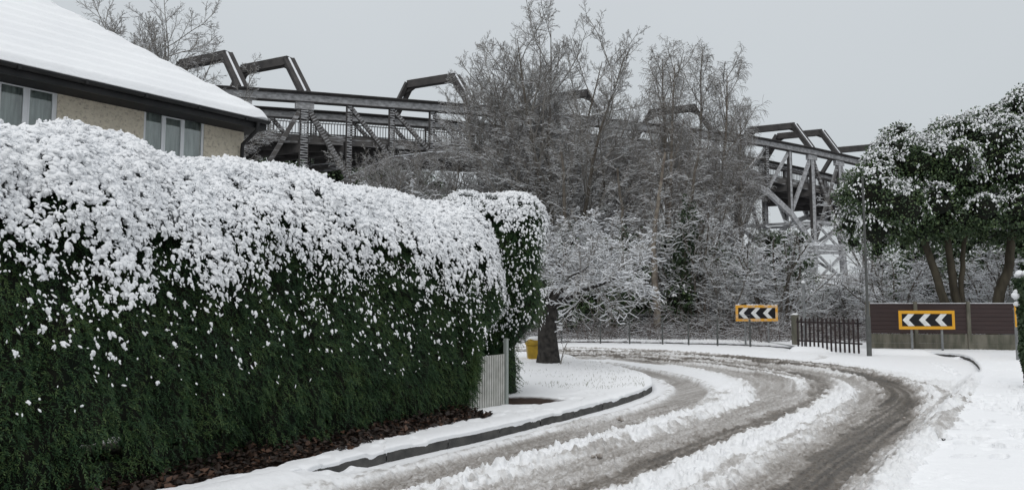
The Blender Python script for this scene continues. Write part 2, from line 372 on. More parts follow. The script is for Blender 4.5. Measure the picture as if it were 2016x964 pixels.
# hedge line on the left: soil strip along its foot
HD = unit(np.array([.524, .852])); HN = np.array([HD[1], -HD[0]])       # along the hedge, out towards the road
B0 = G(330, 964, .18)[:2]                                             # a point of the soil/snow boundary
hs = (X - B0[0]) * HD[0] + (Y - B0[1]) * HD[1]; ho = (X - B0[0]) * HN[0] + (Y - B0[1]) * HN[1]
edge = .05 * np.sin(hs * 1.7) + (mid - .5) * .26 + (fine - .5) * .10 - .04
soil = ss(.05, -.03, ho - edge) * ss(4.75, 4.4, hs + (mid - .5) * .4) * ss(-2.8, -2.4, ho)
soil = np.maximum(soil, ss(1.05, .8, np.sqrt(((X - .16) / .58) ** 2 + ((Y - 11.2) / .46) ** 2) + (mid - .5) * .5))
garden = ss(-1.7, -2.1, ho)
SL = soil * (1 - garden)
HL = KH + .045 + .014 * mid + .004 * fine + .03 * big * ss(13, 17, Y)
HL -= .02 * ss(.12, 0, dL) * (1 - .5 * fine)
HL -= .036 * SL - .02 * SL * fine
lp = ss(.58, .7, fbm(XY * 5, 2, 51)) * ss(1.2, .4, np.abs(ho - .55)) * (1 - SL); HL -= .022 * lp
HL += ss(14, 15.5, Y) * (.018 * ss(.5, .7, fbm(XY * 10, 2, 52)))
HL = np.where(bur > 0, HL - .0, HL)
def land(name, ins, dd, nx, ny, Hh, attr, mt, skirt=.05):
    keep = ins[QA].all(1); Q = QA[keep]
    cnt = np.zeros(len(X), int); np.add.at(cnt, Q.ravel(), 1); allc = np.zeros(len(X), int); np.add.at(allc, QA.ravel(), 1)
    bd = (cnt > 0) & (cnt < allc) & (dd < .6)
    Vx = np.stack([X, Y, Hh], 1)
    ox = nx - X; oy = ny - Y; l = np.hypot(ox, oy) + 1e-6
    ov = .012 + .03 * (fbm(XY * 6, 2, 61) - .4)
    Vx[bd, 0] = nx[bd] + (ox / l * ov)[bd]; Vx[bd, 1] = ny[bd] + (oy / l * ov)[bd]; Vx[bd, 2] -= .015
    # skirt
    e = np.concatenate([Q[:, [0, 1]], Q[:, [1, 2]], Q[:, [2, 3]], Q[:, [3, 0]]])
    ek = np.sort(e, 1); key = ek[:, 0].astype(np.int64) * len(X) + ek[:, 1]; u, ix, ct = np.unique(key, return_index=True, return_counts=True)
    be = e[ix[ct == 1]]; be = be[bd[be].all(1)]
    bv = np.unique(be); mp = np.full(len(X), -1); mp[bv] = len(X) + np.arange(len(bv))
    low = Vx[bv].copy(); low[:, 2] -= skirt + .03 * fbm(XY[bv] * 7, 2, 63); low[:, 0] -= (ox / l * .03)[bv]; low[:, 1] -= (oy / l * .03)[bv]
    Vall = np.vstack([Vx, low]); Q = np.vstack([Q, np.stack([be[:, 1], be[:, 0], mp[be[:, 0]], mp[be[:, 1]]], 1)])
    aa = {k: np.concatenate([a, a[bv]]) for k, a in attr.items()}
    v, qq, a2 = sub(Vall, Q, aa)
    return tag(mk(name, v, qq, None, mt, attrs=a2), kind='structure')
gmat = bpy.data.materials.new('pavement_snow'); gmat.use_nodes = True; n = gmat.node_tree; b = n.nodes['Principled BSDF']
at = n.nodes.new('ShaderNodeAttribute'); at.attribute_name = 'soil'; tcn = n.nodes.new('ShaderNodeTexCoord')
x1 = n.nodes.new('ShaderNodeTexNoise'); x1.inputs['Scale'].default_value = 9; x1.inputs['Detail'].default_value = 6; n.links.new(tcn.outputs['Object'], x1.inputs['Vector'])
c1 = n.nodes.new('ShaderNodeMix'); c1.data_type = 'RGBA'; c1.inputs[6].default_value = (.015, .010, .008, 1); c1.inputs[7].default_value = (.06, .034, .022, 1); n.links.new(x1.outputs['Fac'], c1.inputs['Factor'])
c2 = n.nodes.new('ShaderNodeMix'); c2.data_type = 'RGBA'; c2.inputs[6].default_value = (.84, .85, .865, 1); n.links.new(c1.outputs[2], c2.inputs[7]); n.links.new(at.outputs['Fac'], c2.inputs['Factor'])
n.links.new(c2.outputs[2], b.inputs['Base Color']); b.inputs['Roughness'].default_value = .7; b.inputs['Specular IOR Level'].default_value = .2
x2 = n.nodes.new('ShaderNodeTexNoise'); x2.inputs['Scale'].default_value = 35; x2.inputs['Detail'].default_value = 5; n.links.new(tcn.outputs['Object'], x2.inputs['Vector'])
bu = n.nodes.new('ShaderNodeBump'); bu.inputs['Strength'].default_value = .5; bu.inputs['Distance'].default_value = .01; n.links.new(x2.outputs['Fac'], bu.inputs['Height']); n.links.new(bu.outputs[0], b.inputs['Normal'])
land('pavement', iL, dL, lx, ly, HL, {'soil': SL}, gmat)
HR = KH + .05 + .012 * mid + .003 * fine - .07 * fp + .006 * chunk / .03 * ss(.55, .7, big)
HR -= .022 * ss(.54, .7, fbm(XY * 6, 2, 58)) * ss(.4, .6, fbm(XY * .9, 2, 59)); HR += .006 * (fbm(XY * np.array([5, 12]), 2, 60) - .5)
land('pavement_right', iR, dR, rx, ry, HR, {'soil': np.zeros(len(X))}, gmat)
HF = KH * .7 + .05 + .02 * mid + .03 * big + .02 * fine
soF = ss(1.2, 3, dF) * ss(.45, .6, fbm(XY * 1.5, 3, 66)) * (Y > 26)
land('verge', iF, dF, fx, fy, HF, {'soil': soF * .9}, gmat)
def kerb(name, line, zt, wd=.13, s0=0, s1=None):
    d = np.gradient(line, axis=0); d = unit(d); nn = np.stack([-d[:, 1], d[:, 0]], 1)   # left side of travel
    ar = np.r_[0, np.cumsum(np.linalg.norm(np.diff(line, axis=0), axis=1))]; rg = R(3); vs, qs, c_ = [], [], 0
    for a in np.arange(0, ar[-1] - .2, .914):
        tt = np.linspace(a + .006, min(a + .908, ar[-1]), 7); P = np.stack([np.interp(tt, ar, line[:, k]) for k in range(2)], 1); M = np.stack([np.interp(tt, ar, nn[:, k]) for k in range(2)], 1)
        dz_, do = rg.normal() * .003, rg.normal() * .003; prof = [(do, -.12), (do, zt - .02), (do + .02, zt), (wd, zt), (wd, -.12)]
        Vv = np.array([[(*(P[i] + M[i] * o), z + (dz_ if z > 0 else 0)) for o, z in prof] for i in range(7)]); idx = np.arange(35).reshape(7, 5) + c_
        vs.append(Vv.reshape(-1, 3)); qs.append(np.stack([idx[:-1, :-1], idx[1:, :-1], idx[1:, 1:], idx[:-1, 1:]], -1).reshape(-1, 4)); c_ += 35
    o = mk(name, np.concatenate(vs), np.concatenate(qs), None, KERB, smooth=False); return tag(o, kind='structure')
kerb('kerb', kerbL, KH); kerb('kerb_right', kerbR, KH); kerb('kerb_far', kerbF[::1], KH * .7)
# wide base sheet with the snowy embankment beyond the road
xs = np.concatenate([np.linspace(-900, -120, 14), np.arange(-110, 111, 1.6), np.linspace(120, 900, 14)]); ys = np.concatenate([np.linspace(-300, -6, 12), np.arange(-3, 130, 1.6), np.linspace(140, 1500, 20)])
bx, by = np.meshgrid(xs, ys, indexing='ij'); pb = np.stack([bx.ravel(), by.ravel()], 1)
def terr(x, y):
    p = np.stack([np.asarray(x, float), np.asarray(y, float)], -1)
    rise = ss(35, 62, p[..., 1]) * (4.2 + 2.0 * ss(10, -20, p[..., 0])) + .5 * (fbm(p * .15, 2, 71) - .5) * ss(34, 45, p[..., 1])
    return rise - .06 + .15 * ss(39, 40.5, p[..., 1])
GRD = mat('woodland_floor', (.75, .77, .8), .8, (.05, .038, .028), .9, 6, .5, 6, lo=.44, hi=.56)
zz = terr(pb[:, 0], pb[:, 1]); I2 = np.arange(len(pb)).reshape(bx.shape)
q2 = np.stack([I2[:-1, :-1], I2[1:, :-1], I2[1:, 1:], I2[:-1, 1:]], -1).reshape(-1, 4)
tag(mk('ground', np.column_stack([pb, zz]), q2, None, GRD), kind='structure')

# ================================================================== HEDGES
FOL = bpy.data.materials.new('conifer_green'); FOL.use_nodes = True; n = FOL.node_tree; b = n.nodes['Principled BSDF']
tcn = n.nodes.new('ShaderNodeTexCoord'); x1 = n.nodes.new('ShaderNodeTexNoise'); x1.inputs['Scale'].default_value = 3.1; x1.inputs['Detail'].default_value = 6; n.links.new(tcn.outputs['Object'], x1.inputs['Vector'])
gi = n.nodes.new('ShaderNodeNewGeometry')
ad = n.nodes.new('ShaderNodeMath'); ad.operation = 'MULTIPLY_ADD'; ad.inputs[1].default_value = .45; n.links.new(gi.outputs['Random Per Island'], ad.inputs[0]); n.links.new(x1.outputs['Fac'], ad.inputs[2])
rr = n.nodes.new('ShaderNodeValToRGB'); q = rr.color_ramp; q.elements[0].position = .35; q.elements[0].color = (.013, .030, .015, 1); q.elements[1].position = 1; q.elements[1].color = (.080, .125, .042, 1)
e = q.elements.new(.7); e.color = (.028, .068, .027, 1)
n.links.new(ad.outputs[0], rr.inputs[0]); n.links.new(rr.outputs[0], b.inputs['Base Color']); b.inputs['Roughness'].default_value = .6; b.inputs['Specular IOR Level'].default_value = .25
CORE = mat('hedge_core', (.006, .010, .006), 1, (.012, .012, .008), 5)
TWD = mat('hedge_stem', (.05, .04, .032), .9, (.02, .017, .014), 12)
def interp_prof(prof, n):
    p = np.asarray(prof, float); d = np.r_[0, np.cumsum(np.linalg.norm(np.diff(p, axis=0), axis=1))]; t = np.linspace(0, d[-1], n)
    return np.stack([np.interp(t, d, p[:, k]) for k in range(2)], 1)
class HedgeShape:
    """origin o, along u (2D), out n (2D); profile [(out, z)], length range, rounded ends"""
    def __init__(s, o, u, prof, u0, u1, cen, rend, seed, amp=.16, low_cut=0., crest=None):
        s.crest = crest
        s.o = np.asarray(o, float); s.u = unit(np.asarray(u, float)); s.n = np.array([s.u[1], -s.u[0]]); s.pr = interp_prof(prof, 140)
        s.u0, s.u1, s.cen, s.rend, s.seed, s.amp, s.low = u0, u1, cen, rend, seed, amp, low_cut
    def pt(s, u, v, push=0.):
        """u metres, v 0..1 along the profile"""
        f = v * (len(s.pr) - 1); i = np.clip(f.astype(int), 0, len(s.pr) - 2); t = (f - i)[:, None]
        p = s.pr[i] * (1 - t) + s.pr[i + 1] * t; o, z = p[:, 0].copy(), p[:, 1].copy()
        tn = s.pr[i + 1] - s.pr[i]; tn = unit(tn); no, nz = tn[:, 1], -tn[:, 0]     # outward normal in profile plane
        zc = np.clip(z, .0, None)
        k = np.clip((u - (s.u1 - s.rend)) / s.rend, 0, 1); k0 = np.clip(((s.u0 + s.rend) - u) / s.rend, 0, 1)
        k = np.maximum(k, k0); sh_ = np.sqrt(np.clip(1 - k ** 2, 0, 1))
        o2 = s.cen + (o - s.cen) * sh_; z2_ = z * (1 - .10 * k ** 2) * np.where(k >= 1, 1, 1)
        if s.crest is not None: z2_ = z2_ + np.interp(u, *s.crest) * ss(1.8, 2.9, z)
        uu = u - s.low * ss(1.75, 1.0, z) * np.clip((u - s.u1 + 1.5) / 1.5, 0, 1)
        q = np.stack([uu * 1.1, v * 5, np.zeros_like(u)], 1)
        disp = (fbm(q * 1.3, 3, s.seed) - .5) * s.amp * 2 + (fbm(q * np.array([5, 3.5, 1]), 2, s.seed + 3) - .5) * s.amp * 1.25 + (vn(np.stack([u * 1.5, v * .8], 1), s.seed + 8) - .5) * .16 + push
        nu = k * 1.0; nl = np.sqrt(no ** 2 + nz ** 2 + 1e-9)
        sg = np.where(u > (s.u0 + s.u1) / 2, 1, -1)
        N3 = unit(np.stack([(1 - k * .8) * no, (1 - k * .8) * nz, sg * nu * 1.0], 1))
        o3 = o2 + N3[:, 0] * disp; z3 = z2_ + N3[:, 1] * disp; u3 = uu + N3[:, 2] * disp
        xy = s.o + np.outer(u3, s.u) + np.outer(o3, s.n)
        nw = np.stack([N3[:, 0] * s.n[0] + N3[:, 2] * s.u[0], N3[:, 0] * s.n[1] + N3[:, 2] * s.u[1], N3[:, 1]], 1)
        return np.column_stack([xy, z3]), nw
GZ = KH + .01
def sprays(P, N, rg, L=.13, lean=None, droop=.6, nl=6):
    """flat drooping conifer fans: each is nl narrow triangles"""
    n = len(P); lean = np.zeros(3) if lean is None else lean
    D = unit(N * .75 + np.array([0, 0, -droop]) + lean + rg.normal(size=(n, 3)) * .52)
    S = unit(np.cross(D, unit(N + rg.normal(size=(n, 3)) * .5))); Lr = L * (.6 + .8 * rg.random(n))
    out = []
    ts = np.linspace(.05, .9, nl); sg = np.where(np.arange(nl) % 2, 1, -1)
    drp = np.array([0, 0, -1.])
    for t, g in zip(ts, sg):
        base = P + D * (Lr * t)[:, None] + drp * (Lr * t * t * .35)[:, None]
        dr = unit(D * 1.0 + S * (g * (.75 - .35 * t) if t < .89 else 0.) + drp * .25 * t)
        ln = Lr * (.42 - .18 * t); wd = unit(np.cross(dr, np.cross(D, S))) * (Lr * .060)[:, None]
        out.append(np.stack([base - wd, base + wd, base + dr * ln[:, None]], 1))
    Vv = np.stack(out, 1).reshape(-1, 3)
    T = np.arange(len(Vv)).reshape(-1, 3); return Vv, T
def make_hedge(root, hs_, nsp, nsn, seed, snow_line, holes=(), L=.13, lean=(0, 0, 0), speck=.045, csz=1.):
    rg = R(seed)
    # core shell
    nu, nv = 160, 70
    uu, vv = np.meshgrid(np.linspace(hs_.u0, hs_.u1, nu), np.linspace(0, 1, nv), indexing='ij')
    P, N = hs_.pt(uu.ravel(), vv.ravel(), -.10); P[:, 2] = np.maximum(P[:, 2], .0)
    I = np.arange(nu * nv).reshape(nu, nv); Q = np.stack([I[:-1, :-1], I[1:, :-1], I[1:, 1:], I[:-1, 1:]], -1).reshape(-1, 4)
    def inhole(P):
        r = np.zeros(len(P), bool)
        for (u, z, a, bz) in holes:
            pu = (P[:, 0] - hs_.o[0]) * hs_.u[0] + (P[:, 1] - hs_.o[1]) * hs_.u[1]
            r |= ((pu - u) / a) ** 2 + ((P[:, 2] - z) / bz) ** 2 < 1
        return r
    cQ = P[Q].mean(1); Q = Q[~inhole(cQ)]
    ends = []
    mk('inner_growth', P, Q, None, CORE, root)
    # sprays
    u = rg.uniform(hs_.u0, hs_.u1, nsp); v = rg.random(nsp) ** .9 * .82
    P, N = hs_.pt(u, v, -.05); dens = ss(.05, .55, P[:, 2]) * .75 + .25
    keep = (rg.random(nsp) < dens) & (P[:, 2] > GZ) & ~(inhole(P) & (rg.random(nsp) < .8)); P, N = P[keep], N[keep]
    P = P - N * (rg.random(len(P)) ** 1.3 * .20)[:, None]
    Vv, T = sprays(P, N, rg, L, np.array(lean)); Vv[:, 2] = np.maximum(Vv[:, 2], GZ)
    mk('foliage', Vv, None, T, FOL, root, smooth=False)
    # snow clumps: each is a knobbly string of round lumps lying on a spray
    v = .12 + rg.random(nsn) * .66; u = rg.uniform(hs_.u0, hs_.u1, nsn)
    P, N = hs_.pt(u, v, .0)
    q = np.stack([P @ np.array([hs_.u[0], hs_.u[1], 0]), P[:, 2], P @ np.array([hs_.n[0], hs_.n[1], 0])], 1)
    patch = fbm(q * 2.1, 3, seed + 9); patch2 = fbm(q * 8.5, 2, seed + 15)
    zz_ = P[:, 2] + (patch - .5) * .95
    lvl = ss(snow_line - .80, snow_line + .55, zz_)
    pr = speck * ss(.8, 1.5, P[:, 2]) + .15 * ss(0, .3, lvl) + .42 * lvl
    keep = (rg.random(nsn) < pr) & (patch2 > .52 - .24 * lvl) & (P[:, 2] > .85)
    P, N, lvl = P[keep], N[keep], lvl[keep]; m = len(P)
    dn = unit(np.array([0, 0, -1.]) * (1.1 - .5 * lvl)[:, None] + N * .45 + np.array(lean) * (1.0 + .8 * lvl)[:, None] + rg.normal(size=(m, 3)) * .34)
    sz = csz * (.0095 + .0115 * rg.random(m) ** 1.5) * (.62 + .62 * lvl); S = unit(np.cross(dn, N)); W = unit(np.cross(S, dn)); W *= np.sign((W * N).sum(1))[:, None]
    cur = P + N * (.05 + .03 * rg.random(m))[:, None]; bb = []; start = cur.copy(); dj = dn
    for j in range(7):
        k = rg.random(m) < (1, .95, .8, .55, .75, .6, .4)[j]; f = (1.25, 1.15, .9, .7, 1.0, .8, .6)[j] * (.75 + .5 * rg.random(m)); e_ = 1.1 + .9 * rg.random(m)
        if j == 4: cur = start + S * (sz * 1.5 * rg.choice([-1, 1], m))[:, None] + dn * (sz * rg.uniform(-.5, 1, m))[:, None]; dj = unit(dn + S * (rg.normal(size=m) * .5)[:, None])
        ax = np.stack([S * (sz * f * 1.15)[:, None], W * (sz * f * .75)[:, None], dj * (sz * f * e_)[:, None]], 1)
        bb.append(blobs(cur[k], ax[k], rg, ICO2 if j in (0, 1) else ICO1, .16 if j in (0, 1) else .05))
        dj = unit(dj + np.array([0, 0, -.18]) + rg.normal(size=(m, 3)) * .22); cur = cur + dj * (sz * 1.3)[:, None] - W * (sz * .15)[:, None]
    v = .12 + rg.random(nsn) * .5; u = rg.uniform(hs_.u0, hs_.u1, nsn); P, N = hs_.pt(u, v, .0)      # fine dusting
    q = np.stack([P @ np.array([hs_.u[0], hs_.u[1], 0]), P[:, 2], P @ np.array([hs_.n[0], hs_.n[1], 0])], 1)
    k = rg.random(nsn) < .02 * ss(.5, 1.3, P[:, 2]) + .55 * ss(snow_line - 1.0, snow_line + .2, P[:, 2] + (fbm(q * 2.1, 3, seed + 9) - .5) * .9) * ss(.4, .6, fbm(q * 6, 2, seed + 19)); P, N = P[k], N[k]; m = len(P)
    sz = .0045 + .005 * rg.random(m); dn = unit(np.array([0, 0, -1.]) + N * .5 + rg.normal(size=(m, 3)) * .5); S = unit(np.cross(dn, N)); W = np.cross(S, dn)
    bb.append(blobs(P + N * (.02 + .08 * rg.random(m))[:, None], np.stack([S * sz[:, None], W * (sz * .6)[:, None], dn * (sz * (1.3 + 2 * rg.random(m)))[:, None]], 1), rg, ICO1, .2))
    nb = np.cumsum([0] + [len(b_[0]) for b_ in bb]); b1 = (np.concatenate([b_[0] for b_ in bb]), np.concatenate([b_[1] + o_ for b_, o_ in zip(bb, nb)])); b2 = (np.zeros((0, 3)), np.zeros((0, 3), int))
    # a near-continuous blanket on the crest
    nu, nv = 1100, 260
    uu, vv = np.meshgrid(np.linspace(hs_.u0, hs_.u1, nu), np.linspace(.30, .93, nv), indexing='ij'); uu, vv = uu.ravel(), vv.ravel()
    Pb, Nb = hs_.pt(uu, vv, 0.)
    q = np.stack([Pb @ np.array([hs_.u[0], hs_.u[1], 0]), Pb @ np.array([hs_.n[0], hs_.n[1], 0]) + Pb[:, 2] * .55, Pb[:, 2] * .3], 1)
    q = q + np.outer(Pb[:, 2], np.array([.55, 0, 0])); q = q + (np.stack([fbm(q * 6, 2, seed + 50), fbm(q * 6, 2, seed + 51), fbm(q * 6, 2, seed + 52)], 1) - .5) * .10
    lump = fbm(q * np.array([21, 12, 12.]), 2, seed + 40); lump2 = fbm(q * np.array([8, 3.6, 3.6]), 2, seed + 44); big_ = fbm(q * 1.7, 2, seed + 47)
    lump = 1 - np.abs(lump * 2 - 1)            # rounded ridges with sharp creases between
    lump = 1 - (1 - lump) ** 1.5
    cover = ss(snow_line + .15, snow_line + 1.15, Pb[:, 2] + (lump2 - .5) * 1.1 + (big_ - .5) * .9)
    off = -.165 + cover * .145 + (lump - .5) * .085 + (lump2 - .5) * .20
    Pb = Pb + Nb * off[:, None]
    I = np.arange(nu * nv).reshape(nu, nv); Q = np.stack([I[:-1, :-1], I[1:, :-1], I[1:, 1:], I[:-1, 1:]], -1).reshape(-1, 4)
    Q = Q[(off[Q] > -.07).any(1) & (cover[Q] > .02).all(1)]
    va = np.concatenate([b1[0], b2[0], Pb]); T = np.concatenate([b1[1], b2[1] + len(b1[0])]); Q = Q + len(b1[0]) + len(b2[0])
    o = mk('snow_cover', va, Q, T, SNOW, root); return m
FO = np.array([-2.87, 6.32])
profA = [(.0, .0), (.06, .35), (.11, .8), (.07, 1.4), (.0, 1.95), (-.13, 2.30), (-.37, 2.62), (-.70, 2.86), (-1.08, 2.96), (-1.5, 2.88), (-1.9, 2.6), (-2.1, 2.0), (-2.1, .3)]
hA = HedgeShape(FO, HD, profA, -2.9, 5.8, -1.0, .9, 11, .14, low_cut=1.12, crest=([-3, -.64, .27, 1.55, 2.4, 3.6, 5.1, 5.8], [.03, .05, .07, .25, .20, .15, .15, .14]))
root = empty('hedge', 'long tall clipped conifer hedge with thick snow on its crest beside the pavement', 'hedge', (*FO, 0))
rt = root; root.location = (0, 0, 0)
t_ = lambda px, py: PL(px, py, (*FO, 0), HD)
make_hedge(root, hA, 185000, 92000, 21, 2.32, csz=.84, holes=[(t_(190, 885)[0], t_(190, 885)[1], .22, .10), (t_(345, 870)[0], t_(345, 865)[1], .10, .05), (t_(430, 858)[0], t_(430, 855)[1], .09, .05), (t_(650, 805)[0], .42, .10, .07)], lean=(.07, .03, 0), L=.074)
st = []
rg = R(31)
for k in range(22):
    u = -3. + k * .36 + rg.random() * .2; x, y = FO + HD * u - HN * (.15 + rg.random() * .5)
    mk('stem', *tube_path([(x, y, .1), (x + rg.normal() * .05, y + rg.normal() * .05, .5), (x + rg.normal() * .08, y, 1.2)], [.03, .025, .02], 6), None, TWD, root)
# second, taller block past the gate
HB0 = np.array([-1.28, 11.6])
profB = [(-.05, .0), (.0, .4), (.06, 1.2), (.06, 2.4), (.02, 2.92), (-.07, 3.18), (-.28, 3.35), (-.75, 3.40), (-1.15, 3.3), (-1.5, 2.9), (-1.55, 1.8), (-1.5, .0)]
hB = HedgeShape(HB0, np.array([1., .10]), profB, .15, 1.86, -.8, .38, 14, .12, low_cut=.42)
root2 = empty('hedge', 'short square-topped conifer hedge behind the slatted gate, snow capped', 'hedge')
make_hedge(root2, hB, 40000, 20000, 25, 3.15, speck=.22, csz=.72, L=.09, lean=(.05, 0, 0))
# ivy and fallen leaves along the foot
LEAF = bpy.data.materials.new('fallen_leaves'); LEAF.use_nodes = True; n = LEAF.node_tree; b = n.nodes['Principled BSDF']
gi = n.nodes.new('ShaderNodeNewGeometry'); rr = n.nodes.new('ShaderNodeValToRGB'); q = rr.color_ramp
q.elements[0].color = (.012, .008, .006, 1); q.elements[1].color = (.11, .055, .032, 1); e = q.elements.new(.7); e.color = (.03, .017, .011, 1)
n.links.new(gi.outputs['Random Per Island'], rr.inputs[0]); n.links.new(rr.outputs[0], b.inputs['Base Color']); b.inputs['Roughness'].default_value = .7
rg = R(41); n_ = 9000
u = rg.uniform(-2.5, 4.6, n_); o_ = -np.abs(rg.normal(size=n_)) * .34 + .02; pos = B0 + np.outer(u, HD) + np.outer(o_, HN)
z = GZ + .01 + .06 * rg.random(n_) ** 2 + .10 * ss(-.15, -.55, o_)
P = np.column_stack([pos, z]); D = rdir(rg, n_); D[:, 2] *= .45
v, q = cards(P, D, rdir(rg, n_) * .5 + np.array([0, 0, .8]), .04 + .05 * rg.random(n_), .03 + .035 * rg.random(n_))
v[:, 2] = np.maximum(v[:, 2], GZ)
tag(mk('fallen_leaves', v, q, None, LEAF, smooth=False), 'brown fallen leaves on the bare soil along the foot of the long hedge', 'leaf litter', kind='stuff')
IVY = mat('ivy_green', (.022, .045, .02), .45, (.05, .075, .035), 9, 3)
n_ = 900; u = rg.uniform(-3.2, .6, n_); P = np.column_stack([B0 + np.outer(u, HD) - np.outer(.42 + .2 * rg.random(n_), HN), GZ + np.abs(rg.normal(size=n_)) * .22])
P = P[fbm(P * 3, 2, 5) > .48]; n_ = len(P)
v, q = cards(P, rdir(rg, n_) * .5 + np.array([.3, -.2, -.6]), np.tile([*HN, .3], (n_, 1)) + rdir(rg, n_) * .5, np.full(n_, .06), np.full(n_, .055)); v[:, 2] = np.maximum(v[:, 2], GZ)
tag(mk('ivy', v, q, None, IVY, smooth=False), 'low dark ivy climbing into the foot of the long hedge', 'ivy', kind='stuff')
# grass blades poking through the verge snow
rg = R(43); n_ = 1500
P = np.array([G(x, y)[:2] for x, y in zip(rg.uniform(1010, 1270, n_), rg.uniform(716, 790, n_))]); k = inside(P[:, 0], P[:, 1], polyL) & (fbm(P * 2.5, 2, 8) > .47); P = P[k]; n_ = len(P)
P = np.column_stack([P, np.full(n_, KH + .045)]); D = rdir(rg, n_) * .5 + np.array([0, 0, 1.])
v, q = cards(P, D, rdir(rg, n_), .03 + .05 * rg.random(n_), np.full(n_, .006))
tag(mk('grass', v, q, None, mat('winter_grass', (.12, .13, .06), .8), smooth=False), 'thin grass blades poking through the snow on the verge by the tree', 'grass', kind='stuff')

# ================================================================== GATE
GP = G(996, 801, KH)[:2]
gr = empty('gate', 'pale vertical-slatted metal garden gate in the gap at the end of the long hedge', 'gate', (*GP, 0), math.atan2(HD[1], HD[0]))
PAINT = mat('gate_paint', (.50, .50, .47), .5, (.36, .36, .33), 6, 3)
m = MB()
for k in range(15): m.box(-.91 + k * .058, -.91 + k * .058 + .038, -.012, .012, KH + .05, KH + .76)
m.build('slat_panel', PAINT, gr)
m = MB(); m.box(-.91, -.03, .015, .045, KH + .12, KH + .16); m.box(-.91, -.03, .015, .045, KH + .68, KH + .72); m.build('rail', PAINT, gr)
m = MB(); m.box(-.028, .028, -.03, .03, KH - .1, KH + .98); m.build('post', mat('post_paint', (.30, .33, .31), .5), gr, bevel=.006)

# ================================================================== HOUSE
EZ = 5.0
E1 = U(525, 240, 1.); k = (EZ - CAMH) / (E1[2] - CAMH); E1 = np.array([E1[0] * k, k])
E0 = U(0, 121, 1.); k = (EZ - CAMH) / (E0[2] - CAMH); E0 = np.array([E0[0] * k, k])
ED = unit(E1 - E0); EB = np.array([-ED[1], ED[0]])      # along eave to the right corner, and back from the road
hr = empty('house', 'roughcast house with snow-covered hipped roof rising behind the long hedge', 'house', (*E1, 0), math.atan2(ED[1], ED[0]))
# local frame: x along the eave (corner at 0, running to -x), y back, z up
LH, DH, PT = 13., 9., math.tan(math.radians(35.5)); OV = .48
def lp(px, py, yy):   # photo point on the local plane y = yy -> (x, z)
    o = E1 + EB * yy; return PL(px, py, (*o, 0), ED)
RC = bpy.data.materials.new('roughcast'); RC.use_nodes = True; n = RC.node_tree; b = n.nodes['Principled BSDF']; b.inputs['Roughness'].default_value = .95
tcn = n.nodes.new('ShaderNodeTexCoord'); x1 = n.nodes.new('ShaderNodeTexNoise'); x1.inputs['Scale'].default_value = 24; x1.inputs['Detail'].default_value = 6; x1.inputs['Roughness'].default_value = .7; n.links.new(tcn.outputs['Object'], x1.inputs['Vector'])
x3 = n.nodes.new('ShaderNodeTexNoise'); x3.inputs['Scale'].default_value = 1.3; x3.inputs['Detail'].default_value = 4; n.links.new(tcn.outputs['Object'], x3.inputs['Vector'])
rr = n.nodes.new('ShaderNodeValToRGB'); q = rr.color_ramp; q.elements[0].position = .34; q.elements[0].color = (.36, .32, .26, 1); q.elements[1].position = .62; q.elements[1].color = (.70, .64, .52, 1); e = q.elements.new(.46); e.color = (.63, .57, .46, 1)
n.links.new(x1.outputs['Fac'], rr.inputs[0]); c1 = n.nodes.new('ShaderNodeMix'); c1.data_type = 'RGBA'; c1.blend_type = 'MULTIPLY'; c1.inputs['Factor'].default_value = 1
mrr = n.nodes.new('ShaderNodeMapRange'); mrr.inputs['To Min'].default_value = .85; mrr.inputs['To Max'].default_value = 1.15; n.links.new(x3.outputs['Fac'], mrr.inputs['Value']); n.links.new(rr.outputs[0], c1.inputs[6]); n.links.new(mrr.outputs[0], c1.inputs[7]); n.links.new(c1.outputs[2], b.inputs['Base Color'])
bu = n.nodes.new('ShaderNodeBump'); bu.inputs['Strength'].default_value = 1; bu.inputs['Distance'].default_value = .03; n.links.new(x1.outputs['Fac'], bu.inputs['Height']); n.links.new(bu.outputs[0], b.inputs['Normal'])
wins = []
for pl_, pr_, pt_, pb_ in ((-60, 111, None, 290), (283, 403, None, 330)):
    xa = lp(pl_, 250, OV)[0]; xb = lp(pr_, 250, OV)[0]; wins.append((xa, xb))
zh = (lp(60, 166, OV)[1] + lp(340, 226, OV)[1]) / 2; zs = zh - 1.15
m = MB(); xr = lp(480, 270, OV)[0]; xl = -LH
cuts = [xl, wins[0][0], wins[0][1], wins[1][0], wins[1][1], xr]
for a, b_ in ((0, 1), (2, 3), (4, 5)): m.box(cuts[a], cuts[b_], OV, OV + .28, .0, EZ - .02)
for a, b_ in wins:
    m.box(a, b_, OV, OV + .28, 0, zs); m.box(a, b_, OV, OV + .28, zh, EZ - .02)
m.box(xr - .28, xr, OV + .28, DH - .5, 0, EZ - .02); m.box(xl, xr, DH - .5, DH - .22, 0, EZ - .02); m.box(xl, xl + .28, OV + .28, DH - .5, 0, EZ - .02)
m.build('wall', RC, hr)
# roof planes, tiled, with hip
def hiproof(name, m_, z0, inset, par):
    x0, x1, y0, y1 = -LH, -inset, inset, DH - inset; hw = (y1 - y0) / 2; h = hw * PT
    v = [(x0, y0, z0), (x1, y0, z0), (x1, y1, z0), (x0, y1, z0), (x0, (y0 + y1) / 2, z0 + h), (x1 - hw, (y0 + y1) / 2, z0 + h)]
    mm = MB(); mm.add(v, [(0, 1, 5, 4), (2, 3, 4, 5), (0, 3, 2, 1)], [(1, 2, 5), (3, 0, 4)]); return mm.build(name, m_, par)
rf = hiproof('roof', mat('roof_tile', (.09, .06, .05), .8), EZ + .02, 0, hr)
